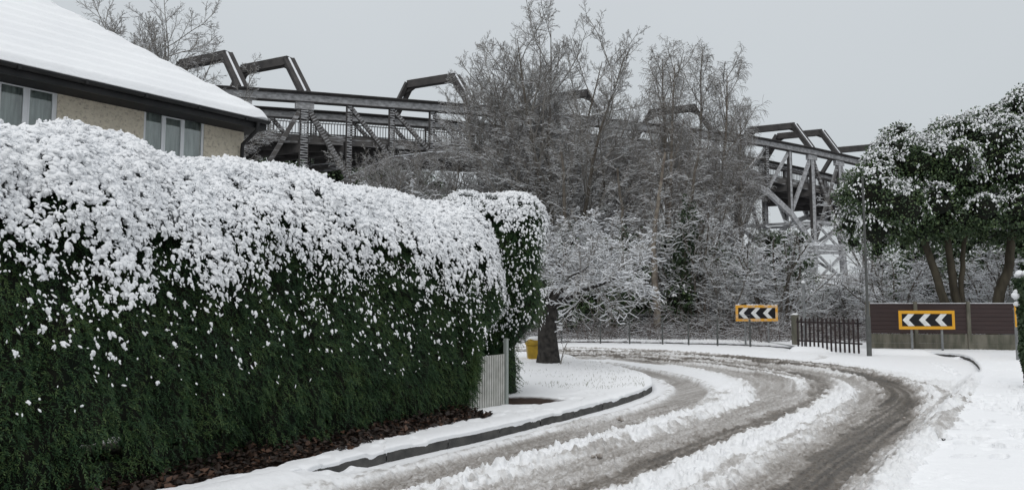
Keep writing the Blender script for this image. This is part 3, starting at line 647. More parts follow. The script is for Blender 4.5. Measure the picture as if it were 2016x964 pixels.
# snow sheet over the roof with course ripples and a rounded lip
def roof_snow():
    nu, nv = 420, 200; hw = DH / 2
    uu, vv = np.meshgrid(np.linspace(0, 1, nu), np.linspace(0, 1, nv), indexing='ij')
    yy = -.05 + vv * (hw + .05); xr_ = .0 - np.maximum(yy, 0) ; xx = -LH + (xr_ + LH) * uu
    p = np.stack([xx.ravel(), yy.ravel()], 1)
    course = np.abs((p[:, 1] / .30) % 1 - .5) * .055
    t = .075 + .02 * fbm(p * 1.2, 2, 3) + .010 * fbm(p * np.array([9, 5]), 2, 4) + course
    t *= ss(-.05, .07, p[:, 1]) * .85 + .15
    hipd = (xr_.ravel() - p[:, 0]) * .707
    t += .05 * np.exp(-((hipd - .04) / .12) ** 2) * (.7 + .6 * vn(np.stack([p[:, 1] * 3.2, p[:, 1] * 0], 1), 5)) - .03 * np.exp(-(hipd / .02) ** 2)
    zz_ = EZ + .03 + np.maximum(p[:, 1], -.05) * PT + t
    Vt = np.column_stack([p, zz_]); I = np.arange(nu * nv).reshape(nu, nv)
    Q = np.stack([I[:-1, :-1], I[1:, :-1], I[1:, 1:], I[:-1, 1:]], -1).reshape(-1, 4)
    fr = I[:, 0]; lo = Vt[fr].copy(); lo[:, 2] = EZ + .02; lo[:, 1] += .04; n0 = len(Vt)
    Q = np.vstack([Q, np.stack([fr[:-1], n0 + np.arange(nu - 1), n0 + np.arange(1, nu), fr[1:]], 1)])
    return np.vstack([Vt, lo]), Q
v, q = roof_snow()
sn = mk('snow_cover', v, q, None, SNOWR, hr)
# hip-end snow
m = MB(); hw = DH / 2; m.add([(.05, -.05, EZ + .05), (.05, DH, EZ + .05), (-hw, hw, EZ + .12 + hw * PT)], t=[(0, 1, 2)]); m.build('hip_end_snow', SNOWR, hr)
rg = R(8); bl = []
for k in range(13):
    s = .25 + k * .42; bl.append((-s + .0, s, EZ + .11 + s * PT))
bl = np.array(bl); ax = np.tile(np.eye(3)[None] * .1, (len(bl), 1, 1)); ax[:, 0] = np.array([-.15, .15, .15 * PT]); ax[:, 1] *= .9; ax[:, 2] *= .6
v, t = blobs(bl, ax, rg, ICO2, .05); mk('ridge_cap_snow', v, None, t, SNOWR, hr)
DK = mat('black_paint', (.010, .011, .012), .5, (.02, .02, .021), 4)
m = MB(); m.box(-LH, .0, .0, .03, EZ - .16, EZ + .015); m.box(-.03, 0, .03, DH, EZ - .16, EZ + .015); m.build('fascia', DK, hr)
m = MB(); m.box(-LH, -.03, .03, OV, EZ - .16, EZ - .13); m.box(xr, -.03, OV, DH, EZ - .16, EZ - .13); m.build('soffit', mat('soffit_black', (.012, .012, .013), .7), hr)
# rafter-foot board under the eave down to the wall head
m = MB(); m.box(-LH, xr, OV - .03, OV - .002, zh + .0, EZ - .16); m.build('frieze_board', DK, hr)
a = np.linspace(math.pi, 2 * math.pi, 9); gp = np.array([(-.055 + .058 * math.cos(t), EZ - .01 + .058 * math.sin(t)) for t in a])
xsn = np.array([-LH, .01]); Vv = np.array([[(x, y, z) for y, z in gp] + [(x, y * .86 - .008, z + .008) for y, z in gp[::-1]] for x in xsn]); k = Vv.shape[1]; I = np.arange(2 * k).reshape(2, k)
Q = [(I[0, j], I[1, j], I[1, (j + 1) % k], I[0, (j + 1) % k]) for j in range(k)]
gt = mk('gutter', Vv.reshape(-1, 3), Q, None, DK, hr)
for k in range(14): m = MB(); m.box(-.5 - k * .9, -.46 - k * .9, -.118, 0, EZ - .075, EZ - .005); m.build('bracket', DK, gt)
v, q = tube_path([(-.22, -.055, EZ - .06), (-.22, -.055, EZ - .16), (-.23, -.03, EZ - .22), (xr - .09, OV - .11, EZ - .42), (xr - .07, OV - .07, EZ - .52), (xr - .07, OV - .07, EZ - 1.2), (xr - .07, OV - .07, .1)], .036, 12)
mk('downpipe', v, q, None, DK, hr)
UPVC = mat('white_upvc', (.72, .74, .76), .35)
GLS = bpy.data.materials.new('window_glass'); GLS.use_nodes = True; n = GLS.node_tree; n.nodes.clear()
tr = n.nodes.new('ShaderNodeBsdfTransparent'); tr.inputs[0].default_value = (.92, .95, .94, 1); gl = n.nodes.new('ShaderNodeBsdfGlossy'); gl.inputs['Roughness'].default_value = .02; gl.inputs[0].default_value = (1, 1, 1, 1)
fr = n.nodes.new('ShaderNodeFresnel'); fr.inputs[0].default_value = 1.75; mxs = n.nodes.new('ShaderNodeMixShader'); ou = n.nodes.new('ShaderNodeOutputMaterial')
n.links.new(fr.outputs[0], mxs.inputs[0]); n.links.new(tr.outputs[0], mxs.inputs[1]); n.links.new(gl.outputs[0], mxs.inputs[2]); n.links.new(mxs.outputs[0], ou.inputs[0])
NET = mat('net_curtain', (.62, .66, .65), .9, (.34, .37, .37), 3, 4, stretch=(6, 1, .6))
def window(xa, xb, splits, open_k):
    y = OV + .02; wr = MB(); f = .042
    wr.box(xa, xb, y, y + .035, zh - f, zh); wr.box(xa, xb, y, y + .035, zs, zs + f)
    xs_ = [xa] + splits + [xb]
    for k, s in enumerate(xs_):
        c = s + f / 2 if k == 0 else s - f / 2 if k == len(xs_) - 1 else s
        wr.box(c - f / 2, c + f / 2, y + .001, y + .034, zs + f, zh - f)
    for k in range(len(xs_) - 1):                      # sash frames
        a, b_ = xs_[k] + (f if k == 0 else f / 2), xs_[k + 1] - (f if k == len(xs_) - 2 else f / 2)
        if k in open_k:
            g = .022; o = -.006
            wr.box(a, b_, y + o, y + .03, zh - f - g, zh - f); wr.box(a, b_, y + o, y + .03, zs + f, zs + f + g)
            wr.box(a, a + g, y + o, y + .03, zs + f + g, zh - f - g); wr.box(b_ - g, b_, y + o, y + .03, zs + f + g, zh - f - g)
    w_ = wr.build('window', UPVC, hr)
    m = MB(); m.box(xa + .02, xb - .02, y + .018, y + .022, zs + .02, zh - .02); m.build('pane', GLS, w_)
    xx = np.linspace(xa, xb, 260); zc = np.array([zs, zh]); P = np.array([[(x, y + .16 + .011 * math.sin(x * 42 + 2 * math.sin(x * 3)), z) for z in zc] for x in xx]); I = np.arange(520).reshape(260, 2)
    mk('curtain', P.reshape(-1, 3), np.stack([I[:-1, 0], I[1:, 0], I[1:, 1], I[:-1, 1]], 1), None, NET, w_)
    m = MB(); m.box(xa - .04, xb + .04, OV - .04, OV + .1, zs - .05, zs); m.build('sill', UPVC, w_)
s1 = [lp(s, 200, OV)[0] for s in (-5, 53)]; window(*wins[0], s1, (1, 2))
s2 = [lp(s, 260, OV)[0] for s in (322, 362)]; window(*wins[1], s2, (1,))

# ================================================================== BRIDGE
D_ = 60.
BP0 = np.array([U(600, 187, 1.)[0] * D_, D_]); BAX = unit(np.array([.886, .463])); BW = np.array([-.1316, .065]) * D_
ctl = [PL(a, b_, (*BP0, 0), BAX) for a, b_ in ((380, 180), (450, 183), (600, 193), (735, 203), (870, 213), (1050, 229), (1250, 250), (1475, 276), (1612, 302), (1700, 322), (1760, 336))]
ct = np.array([c[0] for c in ctl]); cz = np.array([c[1] for c in ctl])
def topz(t): return np.interp(t, ct, cz) if t < ct[-1] else cz[-1] + (t - ct[-1]) * (-.12)
dctl = [PL(a, b_, (*BP0, 0), BAX) for a, b_ in ((560, 274), (700, 280), (870, 291), (1475, 342), (1560, 360), (1660, 384))]
dt, dz = np.array([c[0] for c in dctl]), np.array([c[1] for c in dctl])
def deckz(t): return float(np.interp(t, dt, dz)) - (max(0, t - dt[-1]) * .12) 
nodes = [-12.2, -8.5, -4.9] + [i * 3.75 for i in range(17)] + [64.8, 68.55, 72.3, 76.0, 79.8, 83.6, 87.4]
nodes = [-27.3, -23.5, -19.8, -16.0] + nodes
def tower_d(t):
    if -4.9 <= t <= 0 or 60 <= t <= 64.8: return 0
    return min(abs(t), abs(t + 4.9), abs(t - 60), abs(t - 64.8))
def lowz(t):
    s = tower_d(t); return float(np.interp(s, [0, 3.75, 7.5, 11.25, 15, 60], [8.6, 12.6, 15.4, 16.6, 16.9, 16.9])) + (deckz(t) - 17.4) * ss(0, 12, s) - .0
def BPt(t, z, side): p = BP0 + BAX * t + BW * side; return np.array([p[0], p[1], z])
STEEL = bpy.data.materials.new('weathered_steel'); STEEL.use_nodes = True; n = STEEL.node_tree; b = n.nodes['Principled BSDF']; b.inputs['Roughness'].default_value = .75
tcn = n.nodes.new('ShaderNodeTexCoord'); ge = n.nodes.new('ShaderNodeNewGeometry'); se = n.nodes.new('ShaderNodeSeparateXYZ'); n.links.new(ge.outputs['Normal'], se.inputs[0])
x1 = n.nodes.new('ShaderNodeTexNoise'); x1.inputs['Scale'].default_value = 1.1; x1.inputs['Detail'].default_value = 6; n.links.new(tcn.outputs['Object'], x1.inputs['Vector'])
x4 = n.nodes.new('ShaderNodeTexNoise'); x4.inputs['Scale'].default_value = 1.6; x4.inputs['Detail'].default_value = 5
mp = n.nodes.new('ShaderNodeMapping'); mp.inputs['Scale'].default_value = (.5, .5, 3.); n.links.new(tcn.outputs['Object'], mp.inputs[0]); n.links.new(mp.outputs[0], x4.inputs['Vector'])
cst = n.nodes.new('ShaderNodeMix'); cst.data_type = 'RGBA'; cst.inputs[6].default_value = (.060, .058, .058, 1); cst.inputs[7].default_value = (.11, .10, .094, 1); n.links.new(x1.outputs['Fac'], cst.inputs['Factor'])
mz = n.nodes.new('ShaderNodeMapRange'); mz.inputs['From Min'].default_value = .35; mz.inputs['From Max'].default_value = .7; n.links.new(se.outputs['Z'], mz.inputs['Value'])
mn = n.nodes.new('ShaderNodeMapRange'); mn.inputs['From Min'].default_value = .52; mn.inputs['From Max'].default_value = .68; mn.inputs['To Max'].default_value = .42; n.links.new(x4.outputs['Fac'], mn.inputs['Value'])
mxx = n.nodes.new('ShaderNodeMath'); mxx.operation = 'MAXIMUM'; n.links.new(mz.outputs[0], mxx.inputs[0]); n.links.new(mn.outputs[0], mxx.inputs[1])
c2 = n.nodes.new('ShaderNodeMix'); c2.data_type = 'RGBA'; c2.inputs[7].default_value = (.78, .8, .83, 1); n.links.new(cst.outputs[2], c2.inputs[6]); n.links.new(mxx.outputs[0], c2.inputs['Factor']); n.links.new(c2.outputs[2], b.inputs['Base Color'])
STEELD = mat('rusty_steel', (.048, .046, .046), .8, (.078, .073, .071), 1.3, 6, .2, 10)
FRST = mat('snow_plastered_steel', (.50, .505, .52), .8, (.17, .17, .172), 2.6, 6, .2, 8, lo=.3, hi=.75, stretch=(1, 1, 1.8))
br = empty('truss_bridge', 'long brown steel truss bridge with angular portal frames, crossing behind the trees', 'bridge', (0, 0, 0))
BN = np.array([BAX[1], -BAX[0], 0])          # towards the road
ax3 = np.array([*BAX, 0])
def ibeam(m_, p, q, dpt, wd, side=BN):        # built-up member: two flange plates and a recessed web
    p, q = np.asarray(p, float), np.asarray(q, float); d = unit(q - p); s_ = side - d * side.dot(d); s_ = unit(s_); up = np.cross(s_, d)
    m_.bar(p + up * (dpt / 2), q + up * (dpt / 2), wd, dpt * .16, side)
    m_.bar(p - up * (dpt / 2), q - up * (dpt / 2), wd, dpt * .16, side)
    m_.bar(p, q, wd * .55, dpt * .84, side)
for side in (0, 1):
    m = MB()
    for t0, t1 in zip(nodes[:-1], nodes[1:]):
        p, q = BPt(t0, topz(t0), side), BPt(t1, topz(t1), side); m.cur = 1; m.bar(p, q, .40, .74, BN)
        m.cur = 0; m.bar(p + BN * .1 + (0, 0, .40), q + BN * .1 + (0, 0, .40), .95, .09, BN); m.bar(p - (0, 0, .37), q - (0, 0, .37), .66, .06, BN); m.bar(p + BN * .30 + (0, 0, .33), q + BN * .30 + (0, 0, .33), .2, .16, BN)
        m.cur = 2; m.bar(p + (0, 0, .46), q + (0, 0, .46), .7, .04, BN)
    m.build('top_chord', [STEELD, FRST, SNOWT], br)
    m = MB()
    for t0, t1 in zip(nodes[:-1], nodes[1:]):
        m.cur = 1 if t0 > 44 else 0
        for f0, f1 in ((0, .5), (.5, 1)):
            ta_, tb_ = t0 + (t1 - t0) * f0, t0 + (t1 - t0) * f1; m.bar(BPt(ta_, lowz(ta_), side), BPt(tb_, lowz(tb_), side), .42, .6, BN)
        m.cur = 2; m.bar(BPt(t0, lowz(t0) + .34, side), BPt(t1, lowz(t1) + .34, side), .4, .05, BN)
    m.build('bottom_chord', [STEEL, FRST, SNOWT], br)
    for t in nodes:
        m = MB(); zt, zb = topz(t) - .4, lowz(t) + .2; big_ = t in (0, -4.9, 60, 64.8); wd = .62 if big_ else .42
        a, b2_ = BPt(t, zt, side), BPt(t, zb, side)
        m.cur = 1
        for s in (-1, 1): m.bar(a + ax3 * s * wd / 2, b2_ + ax3 * s * wd / 2, .34, .09, BN)
        m.cur = 0
        nl = int((zt - zb) / .21); plated = t > 54
        if plated: m.bar(a + BN * .15, b2_ + BN * .15, wd, .03, ax3)
        for k in range(0 if plated else nl):       # battens across the road-side face, each holding a line of snow
            z0 = zb + (zt - zb) * (k + .5) / nl
            m.bar(BPt(t - wd / 2 * .95, z0 + .03 * (-1) ** k, side) + BN * .17, BPt(t + wd / 2 * .95, z0 - .03 * (-1) ** k, side) + BN * .17, .05, .085, BN)
        if big_: m.bar(a + (0, 0, .1), a - (0, 0, .6), .42, 1.5, BN)
        m.build('post', [FRST, STEELD], br)
    for t0, t1 in zip(nodes[:-1], nodes[1:]):
        m = MB()
        if (t0, t1) == (-4.9, 0):
            m.bar(BPt(t1, topz(t1) - .4, side), BPt(t0, lowz(t0) + .2, side), .26, .36, BN); m.build('diagonal_brace', [STEEL, FRST], br); continue
        if (t0, t1) == (60, 64.8):
            m.bar(BPt(t0, topz(t0) - .4, side), BPt(t1, lowz(t1) + .2, side), .3, .36, BN); m.bar(BPt(t1, topz(t1) - .4, side), BPt(t0, lowz(t0) + .2, side), .26, .36, BN); m.build('diagonal_brace', [STEEL, FRST], br); continue
        half = t0 >= 0 and t1 <= 30 or t0 >= 64.8
        if t0 < -4.9: half = False
        if half: p, q = BPt(t0, topz(t0) - .4, side), BPt(t1, lowz(t1) + .2, side)
        else: p, q = BPt(t1, topz(t1) - .4, side), BPt(t0, lowz(t0) + .2, side)
        near = t0 in (0, 60) or t1 in (-4.9, 60); wd = .46 if near else .34; m.cur = 1 if t0 > 50 else 0; m.bar(p, q, .24, wd, BN)
        if t0 < 50:
            m.cur = 1; dd_ = unit(q - p); up_ = np.cross(BN, dd_); ll = np.linalg.norm(q - p); nb_ = int(ll / .24)
            for k in range(nb_):
                c = p + (q - p) * (k + .5) / nb_ + BN * .14; m.bar(c - up_ * wd * .42, c + up_ * wd * .42, .05, .075, BN)
        m.build('diagonal_brace', [STEEL, FRST], br)
# deck, edge girders, parapets
m = MB()
for t0, t1 in zip(nodes[:-1], nodes[1:]):
    a, b_, c_, d_ = BPt(t0, deckz(t0), .04), BPt(t1, deckz(t1), .04), BPt(t1, deckz(t1), .96), BPt(t0, deckz(t0), .96); up = np.array([0, 0, .3])
    m.add([a, b_, c_, d_, a + up, b_ + up, c_ + up, d_ + up], [(0, 3, 2, 1), (4, 5, 6, 7), (0, 1, 5, 4), (1, 2, 6, 5), (2, 3, 7, 6), (3, 0, 4, 7)])
    for f in (.25, .5, .75): m.bar(BPt(t0, deckz(t0) - .35, f), BPt(t1, deckz(t1) - .35, f), .3, .7, BN)
    m.bar(BPt(t0, deckz(t0) - .5, .04), BPt(t0, deckz(t0) - .5, .96), .35, 1.0, ax3)
m.build('deck', STEELD, br)
for side in (.05, .95):
    m = MB()
    for t0, t1 in zip(nodes[:-1], nodes[1:]): m.bar(BPt(t0, deckz(t0) + .1, side), BPt(t1, deckz(t1) + .1, side), .16, .75, BN)
    m.build('edge_girder', STEEL, br)
for side in (.07, .93):
    m = MB()
    for t0, t1 in zip(nodes[:-1], nodes[1:]):
        for h in (.62, 1.55, 1.75): m.bar(BPt(t0, deckz(t0) + h, side), BPt(t1, deckz(t1) + h, side), .07, .07, BN)
        nn_ = int((t1 - t0) / .24)
        for k in range(nn_):
            t = t0 + (t1 - t0) * k / nn_; m.bar(BPt(t, deckz(t) + .5, side), BPt(t, deckz(t) + 1.55, side), .04, .05, BN)
            m.bar(BPt(t, deckz(t) + 1.55, side), BPt(t + .12, deckz(t) + 1.75, side), .03, .03, BN)
    m.build('railing', STEELD, br)
# portal frames
for t in (-19.8, -4.9, 0, 15.2, 30, 44.4, 60, 64.8, 75.6):
    m = MB(); z = topz(t) + .45; bl_ = np.linalg.norm(BW); bw = np.array([*BW, 0])
    pf = [BPt(t, z, 0), BPt(t, z + 3.1, .215), BPt(t, z + 3.1, .785), BPt(t, z, 1)]
    for off in ((-.42, .42) if t in (-4.9, 0, 15.2, 60, 64.8) else (0,)):
        o = ax3 * off * .7; wd = .34
        m.bar(pf[0] + o, pf[1] + o, wd, .5, ax3); m.bar(pf[3] + o, pf[2] + o, wd, .5, ax3)
    m.bar(pf[1] - bw / bl_ * .15 + (0, 0, -.16), pf[2] + bw / bl_ * .15 + (0, 0, -.16), .66, .72, ax3)
    # knee brackets
    for A, B_, Cc in ((pf[1], pf[0], pf[2]), (pf[2], pf[3], pf[1])):
        a = A + (B_ - A) * .40; c2_ = A + (Cc - A) * .17; th = ax3 * .14
        m.add([A - th, a - th, c2_ - th - (0, 0, .4), A + th, a + th, c2_ + th - (0, 0, .4)], [(0, 1, 4, 3), (1, 2, 5, 4), (2, 0, 3, 5)], [(0, 2, 1), (3, 4, 5)])
    po = m.build('portal_frame', STEELD, br)
    m = MB(); up = np.array([0, 0, .03])
    legup = np.cross(unit(pf[1] - pf[0]), ax3); legup *= np.sign(legup[2])
    m.bar(pf[0] + legup * .24, pf[1] + legup * .24, .16, .08, ax3)
    m.bar(pf[1] + (0, 0, .24), pf[2] + (0, 0, .24), .5, .07, ax3); m.build('snow', SNOWT, po)
# trestle towers
for ta, tb in ((-4.9, 0), (60, 64.8)):
    m = MB(); zb = 2.6
    for side in (0, 1):
        for t in (ta, tb): m.bar(BPt(t, 9.0, side), BPt(t + (-.4 if t == ta else .4), zb, side), .6, .6, BN)
        for z0, z1 in ((11.6, 8.2), (8.0, 4.6)):
            m.bar(BPt(ta, z0, side) + BN * .1, BPt(tb, z1, side) + BN * .1, .14, .3, BN); m.bar(BPt(tb, z0, side) + BN * .2, BPt(ta, z1, side) + BN * .2, .14, .3, BN)
            m.bar(BPt(ta - .3, z0, side), BPt(tb + .3, z0, side), .3, .32, BN)
        m.bar(BPt(ta - .3, 4.5, side), BPt(tb + 2.2, 4.5, side), .3, .16, BN)
    for t in (ta, tb):
        m.bar(BPt(t, 11.4, 0), BPt(t, 5, 1), .2, .3, ax3); m.bar(BPt(t, 11.4, 1), BPt(t, 5, 0), .2, .3, ax3)
        for z in (11.5, 8.1, 4.6): m.bar(BPt(t, z, 0), BPt(t, z, 1), .25, .3, ax3)
    m.build('trestle_tower', FRST, br)
    for side, t in ((0, ta - .4), (0, tb + .4), (1, ta - .4), (1, tb + .4)):
        m = MB(); c = BPt(t, 1.9, side); m.frame(c, ax3 * .9, BN * .9, np.array([0, 0, 1.4])); m.build('pier', mat('pier_stone', (.16, .15, .14), .9, (.08, .08, .075), 1.5), br)

# ================================================================== TREES
def grow(rg, P, Rr, n, t0, t1, ang, L, N, up, wig, rfac, tip, shape=.55, jl=.3, zmin=None):
    B, M, _ = P.shape
    t = t0 + (t1 - t0) * (np.arange(n)[None] + rg.random((B, n))) / n
    f = t * (M - 1); i = np.clip(f.astype(int), 0, M - 2); fr_ = (f - i)[..., None]
    bi = np.arange(B)[:, None]; p0, p1 = P[bi, i], P[bi, i + 1]; base = p0 * (1 - fr_) + p1 * fr_; tg = unit(p1 - p0)
    rb = Rr[bi, i] * (1 - fr_[..., 0]) + Rr[bi, i + 1] * fr_[..., 0]
    az = (np.arange(n)[None] * 2.4 + rg.random((B, 1)) * 6.28 + rg.normal(size=(B, n)) * .5)[..., None]
    ref = np.where(np.abs(tg[..., 2:3]) > .9, np.array([1., 0, 0]), np.array([0, 0, 1.])); s = unit(np.cross(tg, ref)); u = np.cross(s, tg)
    A = np.radians(ang + rg.normal(size=(B, n, 1)) * 9)
    d = np.cos(A) * tg + np.sin(A) * (np.cos(az) * s + np.sin(az) * u)
    Lp = np.linalg.norm(np.diff(P, axis=1), axis=2).sum(1)[:, None]
    Ln = (L * Lp if L < 1 else np.full((B, 1), L)) * (1 - shape * t) * (1 + jl * (rg.random((B, n)) * 2 - 1))
    out = [base]; q = base
    for k in range(N - 1):
        d = unit(d + np.array([0, 0, up]) + rg.normal(size=d.shape) * wig); q = q + d * (Ln / (N - 1))[..., None]; out.append(q)
    Q = np.stack(out, 2).reshape(B * n, N, 3)
    r0 = np.minimum(rb * .78, np.maximum(Ln * rfac, tip)).reshape(-1, 1)
    rr_ = tip + (r0 - tip) * (1 - np.linspace(0, 1, N)[None] ** .9)
    return Q, np.maximum(rr_, tip * .8)
def tree_mesh(name, root, levels, sides, mats, ntrunk, snow=1., snow_tip=.008, snow_lv=0, srng=None, smin=0.):
    tr_ = cat([tubes(P, r, k) for (P, r), k in zip(levels[:ntrunk], sides)])
    mk('trunk', *tr_, None, mats[0], root)
    br_ = cat([tubes(P, r, k) for (P, r), k in zip(levels[ntrunk:], sides[ntrunk:])])
    mk('branches', *br_, None, mats[1], root)
    if snow > 0:
        ps = []
        for li, (P, r) in enumerate(levels):
            if li < snow_lv: continue
            T = unit(np.gradient(P, axis=1)); hz = np.clip(1 - np.abs(T[..., 2]) ** 2 * 1.15, 0, 1)
            hm = np.clip(P[..., 2].max(), 1, None)
            rs = (r * .62 + snow_tip * (1 + 1.1 * ss(10, 4, P[..., 2]))) * hz * snow * (.55 + .9 * vn(P * 1.7, 5))
            kk = (srng.random(len(P)) < .92); ps.append(tubes(P[kk] + np.array([0, 0, 1.]) * (r[kk] * .75 + rs[kk] * .3)[..., None], rs[kk], 4 if li < 3 else 3))
        mk('snow', *cat(ps), None, SNOWT, root)
def stems(rg, n, h, spread, r, N=9, wig=.05, base=.25, up=.02):
    out = []
    for k in range(n):
        a = k / n * 6.283 + rg.random(); d = np.array([math.cos(a) * spread, math.sin(a) * spread, 1.]) if n > 1 else np.array([0, 0, 1.])
        p = np.array([math.cos(a), math.sin(a), 0]) * (base if n > 1 else 0); q = [p]; f_ = rg.uniform(.15, 1.) if n > 1 else 0; d = np.array([math.cos(a) * spread * f_, math.sin(a) * spread * f_, 1.]); hh = h * (1.0 - .20 * f_ if n > 1 else 1)
        for i in range(N - 1):
            d = unit(d + rg.normal(size=3) * wig + np.array([0, 0, up])); q.append(q[-1] + d * hh / (N - 1))
        out.append(q)
    P = np.array(out); t = np.linspace(0, 1, N); Rr = np.tile(r * (1 - t) ** .8 + .02, (n, 1)); Rr[:, 0] *= 1.25
    return P, Rr
def tall_tree(name, label, loc, seed, h=17., mult=4, snow=.75):
    rg = R(seed); root = empty(name, label, 'tree', loc)
    l0 = stems(rg, mult, h, .30, .13); l1 = grow(rg, *l0, 16, .16, .95, 44, .42, 8, .08, .10, .012, .015)
    l2 = grow(rg, *l1, 9, .2, .98, 40, .44, 6, .07, .14, .012, .011); l3 = grow(rg, *l2, 8, .15, 1, 42, .48, 5, .05, .16, .011, .008)
    l4 = grow(rg, *l3, 5, .15, 1, 42, .55, 4, .02, .18, .012, .006)
    tree_mesh(name, root, [l0, l1, l2, l3, l4], [9, 6, 5, 3, 3], [BARK, TWIG], 1, snow, .0052, 1, rg); return root
def birch(name, label, loc, seed, h=14.5, snow=.6):
    rg = R(seed); root = empty(name, label, 'tree', loc)
    l0 = stems(rg, 2, h, .10, .12, 12, .035, .1); l1 = grow(rg, *l0, 32, .25, .98, 36, .32, 8, .09, .08, .012, .012, .70)
    l2 = grow(rg, *l1, 10, .2, 1, 38, .45, 6, -.05, .12, .010, .008); l3 = grow(rg, *l2, 9, .2, 1, 45, .85, 6, -.30, .08, .008, .0065)
    tree_mesh(name, root, [l0, l1, l2, l3], [10, 6, 4, 3], [BARKP, TWIGB], 1, snow, .0045, 1, rg); return root
def shrub(name, label, loc, seed, h=5., mult=9, spread=.55, snow=1., droop=.0, tw=TWIG):
    rg = R(seed); root = empty(name, label, 'shrub', loc)
    l0 = stems(rg, mult, h, spread, .045, 9, .10, .35, -.01); l1 = grow(rg, *l0, 11, .1, .97, 50, .42, 7, .02, .14, .012, .009)
    l2 = grow(rg, *l1, 7, .12, 1, 48, .5, 5, droop, .17, .011, .007); l3 = grow(rg, *l2, 4, .12, 1, 45, .55, 4, droop, .2, .011, .005)
    tree_mesh(name, root, [l0, l1, l2, l3], [6, 5, 3, 3], [BARK, tw], 1, snow, .006, 0, rg); return root
def gz(x, y): return float(terr(x, y)) - .02
def place(px, Y): p = U(px, 600, Y); return (p[0], Y, gz(p[0], Y) if Y > 39 else .1)
GT = 'bare trees in the strip of woodland beyond the bend'; GS = 'snow-laden shrubs beneath the bare trees'
A = tall_tree('bare_tree', 'tallest bare tree of many stems, rising above the middle of the bridge', place(1085, 40), 101, 17.4, 7, .8); tag(A, group=GT)
Bb = birch('birch_tree', 'birch with drooping twigs, the left of two rising above the bridge beside the tallest tree', place(1318, 38), 201, 16.4); tag(Bb, group=GT)
S1 = shrub('snowy_shrub', 'wide snow-laden shrub right behind the left chevron sign', place(1530, 34), 301, 5.2, 10, .55, 1.1); tag(S1, group=GS)
S2 = shrub('snowy_shrub', 'tangled snowy shrub under the birches, well left of the left chevron sign', place(1370, 35), 302, 6.4, 8, .4, .8); tag(S2, group=GS)
for px, Y, rz, sc, lb in ((1010, 43, 2.1, .86, 'bare tree overlapping the left side of the tallest tree'),
                          (1175, 46, 4.0, .78, 'bare tree directly behind the right half of the tallest tree'),
                          
                          (840, 42, 5.1, .60, 'bushy bare tree in front of the bridge span left of the third portal frame'),
                          (745, 41, 3.3, .56, 'bushy bare tree over the truss between the second and third posts from the tower'),
                          (1235, 50, .4, .58, 'bare tree between the tallest tree and the left birch'),
                          (270, 33, 1.9, .88, 'broad bare tree rising behind the house roof'),
                          (640, 39, 2.5, .36, 'small bare tree below the left bridge tower, right of the house corner')):
    copy_tree(A, place(px, Y), rz, lb, sc, GT)
for px, Y, rz, sc, lb in ((1390, 39, 1.3, 1.02, 'birch with drooping twigs, the tallest right of the multi-stemmed tree'),
                          (1462, 42, 3.0, .84, 'rightmost birch, over the post where the bridge starts to arch down'),
                          (1365, 47, 5.2, .78, 'thin birch between and behind the two tallest birches'),
                          (1268, 44, 4.2, .66, 'shorter birch left of the two that stand above the bridge'),
                          (440, 36, 2.0, .54, 'thin drooping tree beside the two leftmost portal frames'),
                          (560, 38, .6, .44, 'thin drooping tree at the house corner in front of the bridge tower')):
    copy_tree(Bb, place(px, Y), rz, lb, sc, GT)
for src, px, Y, rz, sc, lb in ((S2, 1715, 52, 1.1, 1.25, 'tall twiggy shrub behind the top of the lamp column, under the evergreen crown'), (S2, 1850, 50, 2.3, 1.4, 'tall twiggy shrub far behind the leftmost evergreen trunk'), (S2, 1985, 48, 3.6, 1.6, 'tall twiggy shrub far behind the right evergreen trunk'), (S1, 1610, 37, 1., .60, 'snowy shrub below the bridge trestle tower, behind the thin capped pole'),
                      (S1, 1455, 36, 2.2, .95, 'snowy shrub just left of and above the left chevron sign'),
                      (S2, 1430, 33.5, 4.0, .62, 'low snowy shrub leaning against the wire fence beside the left chevron sign'),
                      (S1, 1760, 33, 3.1, .78, 'snowy shrub behind the fence above the right chevron sign'),
                      (S1, 1880, 35, 4.3, .84, 'snowy shrub seen between the trunks of the big evergreen'),
                      (S1, 1970, 32, 5.5, .80, 'snowy shrub with long slanting branches, right of the evergreen trunks'),
                      (S2, 1690, 37, .3, .62, 'snowy shrub behind the tall lamp column'),
                      (S2, 1250, 36, 1.5, .9, 'tangled shrub in front of the shorter birch'),
                      (S2, 1170, 38, 2.9, .95, 'tangled shrub right behind the roadside tree by the verge'),
                      (S2, 1090, 39, 3.9, 1.0, 'tangled shrub behind the trunk of the roadside tree'),
                      (S1, 980, 40, 5.0, 1.2, 'snowy shrub showing above the square-topped hedge block'),
                      (S1, 880, 38, .9, 1.15, 'snowy shrub showing above the far end of the long hedge'),
                      (S2, 790, 38, 2.8, 1.35, 'snowy shrub over the hedge crest below the second bridge post'),
                      (S1, 700, 37, 1.4, 1.45, 'snowy shrub over the hedge crest right of the bridge tower foot'),
                      (S2, 610, 36, 1.2, 1.15, 'tangled shrub over the hedge crest at the foot of the left bridge tower'),
                      (S1, 545, 30, 2.4, .95, 'snowy shrub over the hedge crest just right of the house')):
    copy_tree(src, place(px, Y), rz, lb, sc, GS)

